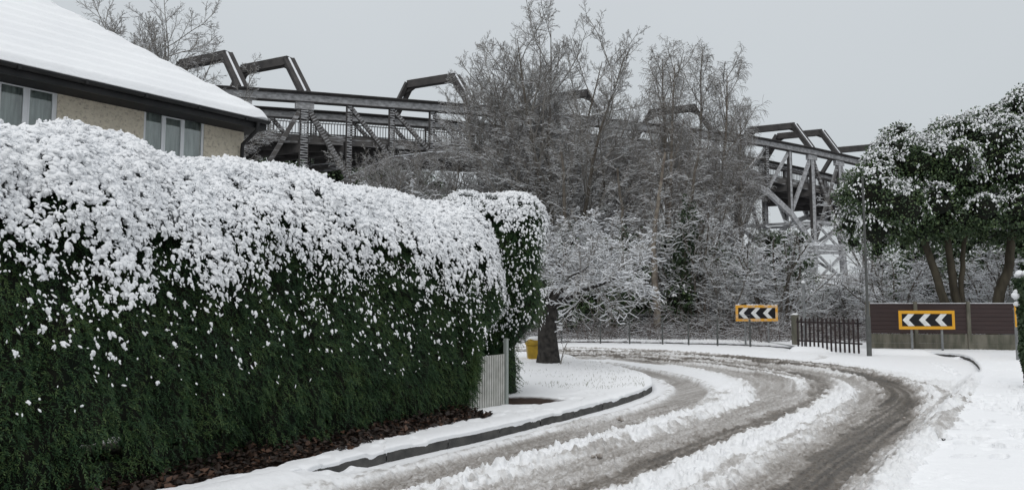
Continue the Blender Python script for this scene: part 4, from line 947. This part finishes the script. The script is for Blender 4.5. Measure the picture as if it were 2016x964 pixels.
# roadside tree, heavy with snow
rg = R(77); base = G(1079, 719, KH); rt_ = empty('roadside_tree', 'stout dark-trunked tree on the verge with a low crown of heavily snow-covered branches', 'tree', (base[0], base[1], .1))
l0 = (np.array([[(0, 0, 0), (.01, 0, .35), (-.02, 0, .8), (.0, .03, 1.2), (.03, .0, 1.5), (.0, 0, 1.75)]]), np.array([[.33, .265, .235, .22, .23, .14]]))
lim = []
for dx, dy, dz_, L_ in ((-.9, -.1, .9, 1.9), (-.35, .5, 1.2, 2.0), (.3, -.4, 1.1, 2.1), (.8, .1, .75, 2.7), (.9, -.5, .62, 2.9), (.1, .7, .8, 2.4), (-.6, -.7, .7, 1.9), (.75, .8, .6, 2.4), (.6, -.8, .65, 2.3)):
    d = unit(np.array([dx, dy, dz_])); p = np.array([0, 0, 1.35 + .3 * rg.random()]); q = [p]
    for i in range(8): d = unit(d + rg.normal(size=3) * .13 + np.array([0, 0, .05 if i < 4 else -.02])); q.append(q[-1] + d * L_ / 8)
    lim.append(q)
lim = np.array(lim); lr = np.tile(.10 * (1 - np.linspace(0, 1, 9)) ** 1.7 + .014, (len(lim), 1))
l1 = grow(rg, lim, lr, 14, .34, 1, 52, .46, 7, .02, .17, .014, .009, .35); l2 = grow(rg, *l1, 10, .1, 1, 48, .5, 6, -.03, .22, .012, .006, .3); l3 = grow(rg, *l2, 7, .1, 1, 45, .6, 5, -.03, .22, .012, .004)
tree_mesh('roadside_tree', rt_, [l0, (lim, lr), l1, l2, l3], [14, 8, 6, 4, 3], [BARKD, TWIG], 2, 1.1, .0045, 1, rg)
# whip beside the trunk
sx = G(1102, 722, KH); ws = empty('sapling', 'single thin bare whip growing beside the roadside tree trunk', 'sapling', (sx[0], sx[1], .15))
v, q = cat([tube_path([(0, 0, 0), (.05, 0, .2), (.1, 0, .4), (.2, 0, .62)], [.02, .017, .013, .008], 5), tube_path([(.1, 0, .4), (.06, 0, .55)], [.007, .003], 4), tube_path([(.05, 0, .2), (.14, .02, .33)], [.006, .003], 4)])
mk('stem', v, q, None, TWIG, ws)

# leafy evergreens
HOL = bpy.data.materials.new('evergreen_leaf'); HOL.use_nodes = True; n = HOL.node_tree; b = n.nodes['Principled BSDF']
gi = n.nodes.new('ShaderNodeNewGeometry'); rr = n.nodes.new('ShaderNodeValToRGB'); q = rr.color_ramp
q.elements[0].color = (.026, .050, .022, 1); q.elements[1].color = (.12, .17, .065, 1); e = q.elements.new(.65); e.color = (.052, .092, .036, 1)
n.links.new(gi.outputs['Random Per Island'], rr.inputs[0]); n.links.new(rr.outputs[0], b.inputs['Base Color']); b.inputs['Roughness'].default_value = .45
def leafy(root, lumps, rad, seed, nleaf, ls, nsnow, ssz, snow_z=-.1, core=True, squash=.8):
    """lumps (n,3), rad (n,)"""
    rg = R(seed); w_ = rad ** 2 / (rad ** 2).sum(); i = rg.choice(len(lumps), nleaf, p=w_); d = rdir(rg, nleaf)
    rr_ = rad[i] * (.62 + .45 * rg.random(nleaf) ** .6); rr_ = rr_ * (.62 + .85 * vn((lumps[i] + d * rad[i][:, None]) * 2.6, seed)); P = lumps[i] + d * rr_[:, None] * np.array([1, 1, squash])
    v, q = cards(P, d + rdir(rg, nleaf) * .9 + np.array([0, 0, -.25]), rdir(rg, nleaf), ls * (.6 + .8 * rg.random(nleaf)), ls * (.4 + .4 * rg.random(nleaf)))
    mk('crown', v, q, None, HOL, root, smooth=False)
    if core:
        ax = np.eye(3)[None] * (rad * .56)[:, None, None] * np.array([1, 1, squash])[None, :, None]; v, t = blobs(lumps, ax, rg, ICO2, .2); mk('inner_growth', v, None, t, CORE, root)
    i = rg.choice(len(lumps), nsnow, p=w_); d = rdir(rg, nsnow); k = (d[:, 2] > snow_z); i, d = i[k], d[k]
    P = lumps[i] + d * (rad[i] * 1.0 * (.62 + .85 * vn((lumps[i] + d * rad[i][:, None]) * 2.6, seed)))[:, None] * np.array([1, 1, squash]); k = (fbm(P * 1.3, 3, seed) > .46 - .12 * d[:, 2]) & (rg.random(len(P)) < .5 + .7 * d[:, 2]); P, d = P[k], d[k]
    # only on tops not buried in another lump
    dd = np.linalg.norm((P[:, None] - lumps[None]) / np.array([1, 1, squash]), axis=2) < rad[None] * .78; k = ~dd.any(1); P, d = P[k], d[k]; m_ = len(P)
    dn = unit(rdir(rg, m_) * .6 + np.cross(np.cross(d, [0, 0, -1.]), d)); Sx = unit(np.cross(dn, d)); W = np.cross(Sx, dn); s_ = ssz * (.5 + 1.1 * rg.random(m_) ** 2)
    ax = np.stack([Sx * s_[:, None], W * (s_ * .5)[:, None], dn * (s_ * 1.9)[:, None]], 1); v, t = blobs(P, ax, rg, ICO1, .3); mk('snow_cover', v, None, t, SNOW, root)
def fill(poly, Y, dy, n_, r0, r1, seed):
    rg = R(seed); pts = []; po = np.array(poly, float); lo, hi = po.min(0), po.max(0)
    while len(pts) < n_:
        p = rg.uniform(lo, hi)
        if not inside(np.array([p[0]]), np.array([p[1]]), po)[0]: continue
        d_ = pdist(np.array([p[0]]), np.array([p[1]]), np.vstack([po, po[:1]]))[0][0] * Y / FPX
        r = min(r1, max(d_ * .95, 0)); 
        if r < r0: continue
        t = Y + rg.uniform(-dy, dy) * min(1, d_ / 1.2); pts.append((*U(p[0], p[1], t), r * (.8 + .2 * rg.random())))
    a = np.array(pts); return a[:, :3], a[:, 3]
eb = place(1880, 27); er = empty('evergreen_tree', 'big dark evergreen tree with snow-flecked crown behind the panel fence', 'tree', (0, 0, 0))
crown = [(1632, 425), (1642, 362), (1680, 322), (1712, 296), (1738, 246), (1775, 232), (1808, 266), (1836, 246), (1852, 222), (1885, 226), (1920, 215), (1960, 200), (1990, 178), (2060, 160), (2200, 220), (2230, 400), (2120, 480), (2000, 475), (1930, 500), (1880, 470), (1830, 500), (1770, 480), (1730, 520), (1668, 495)]
lm, rd = fill(crown, 27, 2.2, 330, .22, .80, 91)
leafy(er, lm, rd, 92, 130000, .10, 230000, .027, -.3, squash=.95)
ts = []
for pts, r0 in (([(1872, 690), (1862, 600), (1843, 545), (1822, 480), (1800, 420)], .20), ([(1888, 690), (1884, 600), (1872, 530), (1866, 470), (1850, 400)], .19), ([(1888, 620), (1892, 560), (1896, 500), (1905, 430)], .13), ([(1950, 690), (1962, 590), (1985, 530), (1992, 470), (2010, 400)], .24)):
    P = [U(a, b_, 26.6) for a, b_ in pts]; P[0][2] = .05; P2 = dense(np.array(P), .25) if False else np.array(P)
    tt_ = np.linspace(0, 1, 14); s_ = np.linspace(0, 1, len(P2)); P3 = np.stack([np.interp(tt_, s_, P2[:, k]) for k in range(3)], 1) + R(3).normal(size=(14, 3)) * .02
    ts.append(tube_path(P3, r0 * (.85 - .38 * tt_), 12))
for v, q in ts: mk('trunk', v, q, None, mat('bark_brown_wet', (.045, .038, .028), .85, (.09, .078, .055), 5, 5, .6, 20, stretch=(1, 1, .3)), er)
# dark evergreen bushes filling the wood behind
rg = R(95); proto = None
bush_lb = ['dark evergreen bush low behind the wire fence, right of the roadside tree trunk', 'dark ivy-hung bush at the foot of the pale leaning birch trunk', 'dark evergreen bush left of the left chevron sign, behind the wire fence', 'dark bush deep in the wood under the two tallest birches', 'dark bush under the curved lower chord of the bridge', 'dark bush behind the palisade fence', 'dark evergreen bush behind the trunk of the big evergreen', 'dark evergreen bush at the right end behind the panel fence', 'dark bush behind the crown of the roadside tree', 'dark bush under the tallest bare tree', 'dark bush showing over the long hedge below the bridge deck', 'snow-dusted dark bush beside the house corner downpipe', 'dark bush below the bridge deck between the first two posts', 'dark bush above the far end of the long hedge', 'dark bush between yellow bin and roadside tree trunk, across the road']
spots = [(1150, 35, 1.0), (1285, 37, 1.1), (1400, 38, 1.0), (1350, 45, 1.1), (1530, 46, 1.0), (1640, 38, .55), (1850, 38, 1.2), (2000, 38, 1.3), (1190, 44, .9), (1060, 46, .9), (600, 46, 1.0), (508, 24, 1.15), (690, 48, 1.0), (900, 46, 1.0), (1045, 36, .9)]
for k, ((px, Y, sc), lb) in enumerate(zip(spots, bush_lb)):
    if proto is None:
        proto = empty('evergreen_bush', lb, 'bush', place(px, Y), 0, 'dark evergreen bushes in the wood')
        a = rg.normal(size=(46, 3)) * np.array([1.15, .9, 1.0]) + np.array([0, 0, 2.0]); a[:, 2] = np.clip(a[:, 2], .35, 4.2); rd = .35 + .45 * rg.random(46); a = np.vstack([a, [[0, 0, 2.0]]]); rd = np.r_[rd, 1.9]
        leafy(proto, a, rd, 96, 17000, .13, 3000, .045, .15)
        ps = [tube_path([(x, y, -.1), (x * 1.3, y * 1.2, 1.2), (x * 2, y * 2, 2.6)], [.07, .06, .03], 7) for x, y in ((-.3, .1), (.2, -.2), (.4, .2))]
        [mk('trunk', v, q, None, BARK, proto) for v, q in ps]; proto.scale = (sc,) * 3
    else: copy_tree(proto, place(px, Y), k * 1.3, lb, sc)
for px, Y, rz, sc, lb in ((640, 84, 1., 2.9, 'large dark tree mass under the deck right of the left bridge tower'), (760, 88, 2.2, 3.0, 'large dark tree mass under the deck of the left span, below the third post'), (540, 80, 4., 2.7, 'large dark tree mass behind the left bridge tower foot'), (470, 78, 5., 2.4, 'large dark tree mass glimpsed past the house corner')):
    copy_tree(proto, place(px, Y), rz, lb, sc)
# ivy-clad and pale trunks in the wood
def trunk_tree(label, pts, Y, r, mt, ivy, seed):
    rg = R(seed); rt2 = empty('ivy_clad_tree' if ivy else 'pale_birch_tree', label, 'tree', (0, 0, 0), 0, GT)
    P = np.array([U(a, b_, Y) for a, b_ in pts]); P[0, 2] = .0
    s_ = np.linspace(0, 1, len(P)); tt_ = np.linspace(0, 1, 16); P3 = np.stack([np.interp(tt_, s_, P[:, k]) for k in range(3)], 1) + rg.normal(size=(16, 3)) * .03
    l0 = (P3[None], (r * (1.15 - .8 * tt_))[None]); l1 = grow(rg, *l0, 16, .45, 1, 55, .2, 7, .06, .1, .012, .01); l2 = grow(rg, *l1, 7, .2, 1, 45, .5, 5, 0, .15, .012, .007)
    l3 = grow(rg, *l2, 4, .2, 1, 45, .6, 4, -.05, .15, .012, .005)
    tree_mesh('t', rt2, [l0, l1, l2, l3], [9, 5, 4, 3], [mt, TWIG], 1, .8, .004, 1, rg)
    if ivy:
        n_ = 2600; i = rg.integers(0, 10, n_); P = P3[i] * .5 + P3[i + 1] * .5 + rg.normal(size=(n_, 3)) * np.array([.22, .22, .3]); P[:, 2] = np.abs(P[:, 2] - .1) + .1
        v, q = cards(P, rdir(rg, n_), rdir(rg, n_), np.full(n_, .12), np.full(n_, .11)); mk('ivy', v, q, None, IVY, rt2, smooth=False)
trunk_tree('tree with pale leaning trunk standing free in the wood behind the wire fence', [(1297, 668), (1290, 560), (1285, 480), (1296, 400), (1310, 300)], 33.5, .16, BARKP, False, 401)
trunk_tree('ivy-clad tree to the right of the pale leaning trunk', [(1342, 668), (1345, 560), (1352, 460), (1362, 380), (1375, 300)], 34.5, .14, BARK, True, 402)
trunk_tree('ivy-clad tree to the left of the pale leaning trunk', [(1228, 668), (1235, 590), (1232, 520), (1226, 430), (1215, 330)], 34, .13, BARK, True, 403)
trunk_tree('ivy-clad tree just right of the roadside tree trunk, across the road', [(1130, 668), (1125, 600), (1118, 520), (1112, 430), (1105, 300)], 35, .16, BARK, True, 404)
# undergrowth: brambles and twigs along the wood edge
rg = R(97); n_ = 15000; x = rg.uniform(-22, 26, n_); y = rg.uniform(31.2, 38, n_); y = np.where(x > 9.5, rg.uniform(29.0, 37, n_), y); z0 = np.where(y > 39, 0, .08)
base = np.stack([x, y, z0 + 0 * x], 1); d = unit(rdir(rg, n_) * np.array([1, 1, .5]) + np.array([0, 0, .75])); L_ = .5 + 1.7 * rg.random(n_) ** 1.5; pts = [base]; q = base
for k in range(5): d = unit(d + rg.normal(size=d.shape) * .28 + np.array([0, 0, -.10])); q = q + d * (L_ / 5)[:, None]; q[:, 2] = np.maximum(q[:, 2], .1); pts.append(q)
P = np.stack(pts, 1); r = np.tile(np.linspace(.011, .005, 6), (n_, 1))
UG = mat('bramble', (.075, .055, .045), .9, (.12, .09, .075), 2)
v, q = tubes(P, r, 3); hz = np.clip(1 - unit(np.gradient(P, axis=1))[..., 2] ** 2 * 1.2, 0, 1); sv, sq = tubes(P + np.array([0, 0, .012]), (.007 * hz) * (.3 + 1.2 * vn(P * 1.5, 4)), 3)
ug = mk('undergrowth', v, q, None, UG); tag(ug, 'tangle of bare brambles and twigs along the edge of the wood', 'undergrowth', kind='stuff'); mk('snow', sv, sq, None, SNOWT, ug)

# ================================================================== SIGNS
GALVD = mat('column_grey', (.10, .105, .10), .55, (.07, .072, .07), 5)
YEL = mat('sign_yellow', (.72, .36, .02), .45, (.60, .30, .03), 5, 3, lo=.3, hi=.8); BLK = mat('sign_black', (.008, .008, .010), .35); WHT = mat('sign_white', (.74, .75, .74), .4, (.6, .61, .6), 8, 3); GALV = mat('galvanised', (.22, .23, .23), .5, (.15, .155, .16), 7)
def chevron_sign(label, pl, pr, Y, yaw, zb, post_px, snowy, gzb, wh=None, weather=False):
    a, b_ = U(*pl, Y), U(*pr, Y); cx = (a + b_) / 2; wd, ht = wh or (abs(b_[0] - a[0]) / math.cos(yaw), abs(a[2] - b_[2])); zt = max(a[2], b_[2])
    rt2 = empty('chevron_sign', label, 'road sign', (cx[0], Y, gzb), yaw, 'chevron signs round the outside of the bend'); z0, z1 = zt - ht - gzb, zt - gzb
    m = MB(); m.box(-wd / 2, wd / 2, 0, .03, z0, z1); m.build('board', YEL if not weather else mat('sign_yellow_worn', (.70, .34, .03), .6, (.62, .48, .34), 3.5, 5, lo=.45, hi=.62), rt2, bevel=.008)
    bx_, bz = .15 * ht * 1.05, .17 * ht
    m = MB(); m.box(-wd / 2 + bx_, wd / 2 - bx_, -.004, .001, z0 + bz, z1 - bz); m.build('black_panel', BLK, rt2)
    iw, x0 = wd - 2 * bx_, -wd / 2 + bx_; zc, hh = (z0 + z1) / 2, (z1 - z0) / 2 - bz - .008; st = iw * .125; pt = hh * .95
    for k in range(3):
        xc = x0 + .02 + iw * k * .325; m = MB(); y0, y1 = -.0075, -.003
        pr_ = [(xc, zc), (xc + pt, zc + hh), (xc + pt + st, zc + hh), (xc + st, zc), (xc + pt + st, zc - hh), (xc + pt, zc - hh)]
        v = [(x_, y0, z_) for x_, z_ in pr_] + [(x_, y1, z_) for x_, z_ in pr_]
        m.add(v, [(0, 3, 2, 1), (0, 5, 4, 3)] + [(i, (i + 1) % 6, (i + 1) % 6 + 6, i + 6) for i in range(6)]); m.build('chevron', WHT, rt2)
    for s in post_px:
        v, q = tube_path([(s * wd, .075, -.15), (s * wd, .075, z1 - .06)], .035, 12); mk('post', v, q, None, GALV, rt2)
        m = MB(); 
        for zz_ in (z0 + .1, z1 - .12): m.box(s * wd - .06, s * wd + .06, .032, .115, zz_, zz_ + .03)
        m.build('clip', GALV, rt2)
    if snowy:
        rg = R(int(wd * 1000)); n_ = 16; P = np.column_stack([rg.uniform(-wd / 2, wd / 2, n_), np.full(n_, .012), z1 + .008 + 0 * rg.random(n_)]); ax = np.tile(np.diag([.055, .018, .02])[None], (n_, 1, 1)) * (.5 + rg.random((n_, 1, 1)))
        v, t = blobs(P, ax, rg, ICO1, .2); mk('snow', v, None, t, SNOWT, rt2)
    return rt2
chevron_sign('black and white chevron sign with worn yellow border standing in front of the wire fence', (1448, 600), (1532, 632), 28.6, 0, 0, (-.27, .28), True, .12, weather=True)
chevron_sign('black and white chevron sign with bright yellow border in front of the brown panel fence', (1769, 611), (1881, 648), 23.3, 0, 0, (-.26, .28), False, .12)
chevron_sign('chevron sign seen almost edge-on beside the snow-topped ivy at the far right', (1996, 600), (2026, 643), 19.6, math.radians(47), 0, (-.25, .28), True, .12, wh=(1.55, .56))
# ================================================================== FENCES AND POLES
BRN = bpy.data.materials.new('brown_boards'); BRN.use_nodes = True; n = BRN.node_tree; b = n.nodes['Principled BSDF']; b.inputs['Roughness'].default_value = .7
tcn = n.nodes.new('ShaderNodeTexCoord'); mp = n.nodes.new('ShaderNodeMapping'); mp.inputs['Scale'].default_value = (1.2, 1.2, 14); n.links.new(tcn.outputs['Object'], mp.inputs[0]); x1 = n.nodes.new('ShaderNodeTexNoise'); x1.inputs['Scale'].default_value = 1.6; x1.inputs['Detail'].default_value = 5; n.links.new(mp.outputs[0], x1.inputs['Vector'])
c1 = n.nodes.new('ShaderNodeMix'); c1.data_type = 'RGBA'; c1.inputs[6].default_value = (.018, .010, .010, 1); c1.inputs[7].default_value = (.050, .028, .026, 1); n.links.new(x1.outputs['Fac'], c1.inputs['Factor']); n.links.new(c1.outputs[2], b.inputs['Base Color'])
fpts = [(1708, 24.6), (1801, 24.3), (1905, 24.0), (2012, 23.6), (2120, 23.2)]
fp3 = [np.array([U(a, 600, Y_)[0], Y_]) for a, Y_ in fpts]
fr_ = empty('panel_fence', 'dark brown boarded fence on concrete gravel boards right of the tall lamp column', 'fence', (0, 0, 0))
for k, (p, q) in enumerate(zip(fp3[:-1], fp3[1:])):
    d = unit(q - p); d3 = np.array([*d, 0]); L_ = np.linalg.norm(q - p) - .12; c = np.array([*((p + q) / 2), 0]); nn3 = np.array([-d[1], d[0], 0]); m = MB()
    for i in range(7): m.frame(c + (0, 0, .78 + i * .135), d3 * L_ / 2, nn3 * .014 + np.array([0, 0, .012]), np.array([0, 0, .062]))
    m.box(0, 0, 0, 0, 0, 0) if False else None
    m.frame(c + (0, 0, 1.66 - .005), d3 * L_ / 2, nn3 * .03, np.array([0, 0, .018])); m.build('board_panel', BRN, fr_)
    m = MB(); m.frame(c + (0, 0, .54), d3 * L_ / 2, nn3 * .025, np.array([0, 0, .146])); m.frame(c + (0, 0, .24), d3 * L_ / 2, nn3 * .027, np.array([0, 0, .15])); m.build('gravel_board', CONC, fr_)
    if k in (0, 2): pass
    m = MB(); m.frame(c + (0, 0, 1.685), d3 * L_ / 2, nn3 * .03, np.array([0, 0, .008])); m.build('snow', SNOWT, fr_)
for p in fp3:
    m = MB(); m.box(p[0] - .055, p[0] + .055, p[1] - .055, p[1] + .055, -.1, 1.74); m.build('post', CONC, fr_, bevel=.012)
# palisade
PALM = mat('palisade_paint', (.016, .011, .012), .5, (.035, .024, .024), 5)
pf_ = empty('palisade_fence', 'low dark pointed palisade fence between the concrete post and tall lamp column', 'fence', (0, 0, 0))
pa, pb = np.array([G(1570, 688, .1)[0], G(1570, 688, .1)[1]]), np.array([G(1698, 697, .1)[0], G(1698, 697, .1)[1]])
npal = 15; d = unit(pb - pa); d3 = np.array([*d, 0]); n3 = np.array([d[1], -d[0], 0])
for k in range(npal):
    c = pa + (pb - pa) * (k + .4) / npal; wv = .035; m = MB(); h = 1.12 - .0 * k
    v = []
    for o in (-.005, .005):
        for x_, z_ in ((-wv, .02), (wv, .02), (wv, h - .07), (0, h), (-wv, h - .07)): v.append(np.array([*c, 0]) + d3 * x_ + n3 * (o + .03) + (0, 0, z_ + .1))
    m.add(v, [(0, 1, 2, 4), (5, 9, 7, 6), (0, 5, 6, 1), (1, 6, 7, 2), (2, 7, 8, 3), (3, 8, 9, 4), (4, 9, 5, 0)], [(2, 3, 4), (7, 9, 8)]); m.build('pale', PALM, pf_)
m = MB(); 
for z_ in (.32, .95): m.bar((*pa, z_ + .1), (*pb, z_ + .1), .04, .05, n3)
m.build('rail', PALM, pf_)
m = MB(); p = G(1567, 684, .1); m.box(p[0] - .11, p[0] + .11, p[1] - .1, p[1] + .1, 0, 1.28); tag(m.build('concrete_post', CONC, bevel=.02), 'squat square concrete post with snow cap at the left end of the palisade fence', 'post', kind='thing'); cp_ = bpy.data.objects['concrete_post']
v, t = blobs(np.array([[p[0], p[1], 1.29]]), np.diag([.12, .11, .05])[None], R(1), ICO2, .08); mk('snow', v, None, t, SNOW, cp_)
# poles
p = G(1586, 687, .1); v, q = cat([tube_path([(p[0], p[1], 0), (p[0] - .01, p[1], 2.4)], .05, 12)]); pl = mk('pole', v, q, None, GALV); tag(pl, 'plain thin grey pole with a snow cap standing in front of the palisade fence', 'pole')
v, t = blobs(np.array([[p[0] - .01, p[1], 2.42]]), np.diag([.065, .065, .05])[None], R(1), ICO2, .08); mk('snow', v, None, t, SNOW, pl)
GALVD = mat('column_grey', (.10, .105, .10), .55, (.07, .072, .07), 5)
p = G(1704, 697, .1); lc = empty('lamp_column', 'tall grey metal column at the corner of the brown panel fence', 'lamp column', (p[0], p[1] - .25, 0))
v, q = tube_path([(0, 0, 0), (0, 0, 1.25), (0, 0, 1.32)], [.075, .075, .05], 14); mk('base_sleeve', v, q, None, GALVD, lc); v, q = tube_path([(0, 0, 1.3), (0, 0, 5.62)], [.043, .032], 14); mk('shaft', v, q, None, GALVD, lc)
v, t = blobs(np.array([[0, 0, 5.62]]), np.diag([.04, .04, .03])[None], R(1), ICO1, .02); mk('cap', v, None, t, GALV, lc)
# wire fence along the far pavement
wf = empty('wire_fence', 'low wire fence on slim concrete posts along the far pavement', 'fence', (0, 0, 0))
wl = [(-14, 34.2), (-9, 33.2)] + [tuple(G(a, b_, .12)[:2] + np.array([0, 1.3])) for a, b_ in ((1110, 676), (1190, 676.5), (1250, 677), (1318, 678), (1372, 679.5), (1432, 681), (1500, 683))]
for x_, y_ in wl:
    m = MB(); m.box(x_ - .028, x_ + .028, y_ - .028, y_ + .028, 0, 1.1); m.build('post', GALVD, wf)
ws_ = []
for h in (.3, .55, .8, 1.0, 1.15): ws_.append(tube_path([(x_, y_ - .06, h + .1) for x_, y_ in wl], .006, 4))
v, q = cat(ws_); mk('wire', v, q, None, GALV, wf)
ms = []
for (xa, ya), (xb, yb) in zip(wl[:-1], wl[1:]):
    L_ = math.hypot(xb - xa, yb - ya); nn_ = int(L_ / .12)
    for k in range(nn_):
        for s in (0, 1):
            a, b_ = (k, k + 4) if s else (k + 4, k); a, b_ = min(a, nn_) / nn_, min(b_, nn_) / nn_
            ms.append([(xa + (xb - xa) * a, ya + (yb - ya) * a - .062, .15), (xa + (xb - xa) * b_, ya + (yb - ya) * b_ - .062, 1.22)])
v, q = tubes(np.array(ms), np.full((len(ms), 2), .0015), 3); mk('mesh_panel', v, q, None, GALV, wf)
# grit bin
p = G(1051, 712, KH); gb = empty('grit_bin', 'yellow grit bin with snow on its lid, half hidden behind the roadside tree trunk', 'grit bin', (p[0] + .12, p[1] + .25, KH + .03), .05)
YB = mat('bin_yellow', (.42, .27, .025), .5, (.20, .14, .03), 5, 4, lo=.4, hi=.8)
def taper(m_, x0, y0, z0, x1, y1, z1):
    v = [(-x0, -y0, z0), (x0, -y0, z0), (x0, y0, z0), (-x0, y0, z0), (-x1, -y1, z1), (x1, -y1, z1), (x1, y1, z1), (-x1, y1, z1)]
    m_.add(v, [(0, 3, 2, 1), (4, 5, 6, 7), (0, 1, 5, 4), (1, 2, 6, 5), (2, 3, 7, 6), (3, 0, 4, 7)])
m = MB(); taper(m, .27, .22, 0, .31, .26, .40); m.build('body', YB, gb, bevel=.03)
m = MB(); taper(m, .335, .285, .40, .33, .28, .45); taper(m, .32, .27, .449, .22, .17, .56); m.build('lid', YB, gb, bevel=.015)
m = MB(); taper(m, .08, .03, .33, .08, .03, .39); o = m.build('handle', YB, gb); o.location = (0, -.27, 0)
v, t = blobs(np.array([[0, 0, .56]]), np.diag([.30, .25, .07])[None], R(2), ICO2, .06); mk('snow', v, None, t, SNOW, gb)
# ivy post at the right edge
p = G(2034, 770, KH); p = p + np.array([.05, 0, 0]); ip = empty('ivy_covered_post', 'ivy-covered post with lumps of snow on top at the right edge of the pavement', 'post', (p[0], p[1], KH))
rg = R(55); n_ = 5200; zz_ = rg.random(n_) * 1.95; a = rg.random(n_) * 6.283; rad = .21 * (.75 + .4 * vn(np.stack([a * 1.2, zz_ * 3], 1), 3)) * (.55 + .6 * zz_ / 1.95 + .0)
P = np.stack([np.cos(a) * rad, np.sin(a) * rad, zz_], 1); v, q = cards(P, rdir(rg, n_) * .6 + np.array([0, 0, -.7]) + P * np.array([1, 1, 0]) * 1.5, P * np.array([1, 1, 0]) + rdir(rg, n_) * .1, np.full(n_, .07), np.full(n_, .06)); v[:, 2] = np.maximum(v[:, 2], .03)
mk('ivy', v, q, None, IVY, ip, smooth=False); v, q = tube_path([(0, 0, 0), (0, 0, 1.9)], [.11, .08], 8); mk('post', v, q, None, CORE, ip)
n_ = 70; a = rg.random(n_) * 6.28; zz_ = np.where(rg.random(n_) < .6, 1.93 + .1 * rg.random(n_), rg.uniform(.9, 1.8, n_)); P = np.stack([np.cos(a) * (.19) * np.sqrt(rg.random(n_)), np.sin(a) * .19 * np.sqrt(rg.random(n_)), zz_], 1); P[zz_ < 1.9, :2] *= 1.25
ax = np.tile(np.diag([.06, .06, .045])[None], (n_, 1, 1)) * (.6 + .8 * rg.random((n_, 1, 1))); v, t = blobs(P, ax, rg, ICO2, .1); mk('snow', v, None, t, SNOW, ip)
# grey tarpaulin mound behind the fence
p = U(2012, 600, 26.2); tp = []
nu, nv = 40, 16; uu, vv = np.meshgrid(np.linspace(0, 2 * np.pi, nu), np.linspace(0, np.pi / 2, nv), indexing='ij')
rr_ = 1 + .06 * np.sin(uu * 9) * np.sin(vv * 2); P = np.stack([p[0] + 1.0 * np.sin(vv) * np.cos(uu) * rr_ + .3, p[1] + .9 * np.sin(vv) * np.sin(uu) * rr_, .1 + 2.25 * np.cos(vv) ** .8], -1)
I = np.arange(nu * nv).reshape(nu, nv); Q = np.stack([I[:-1, :-1], I[:-1, 1:], I[1:, 1:], I[1:, :-1]], -1).reshape(-1, 4)
tag(mk('tarpaulin', P.reshape(-1, 3), Q, None, mat('tarp_grey', (.14, .15, .15), .6, (.2, .21, .21), 3)), 'grey tarpaulin-covered mound just behind the right end of the panel fence', 'tarpaulin')
# lumps of dirty slush lying on the road
rg = R(66); c = [(1218, 824, .045), (1224, 826, .035), (1180, 896, .05), (1168, 898, .035), (1482, 876, .04), (1490, 880, .04), (1436, 930, .03), (1610, 800, .03), (1545, 812, .03), (1780, 822, .03), (1810, 830, .035), (1795, 838, .03), (1652, 836, .025)]
P = np.array([G(a, b_, .05) for a, b_, _ in c]); ax = np.array([np.diag([s * .75, s * .8, s * .5]) for *_, s in c]); v, t = blobs(P, ax, rg, ICO2, .3)
tag(mk('slush_lumps', v, None, t, mat('dirty_slush', (.50, .47, .44), .6, (.22, .19, .165), 14)), 'small lumps of dirty frozen slush lying on the road', 'slush lumps', kind='stuff')
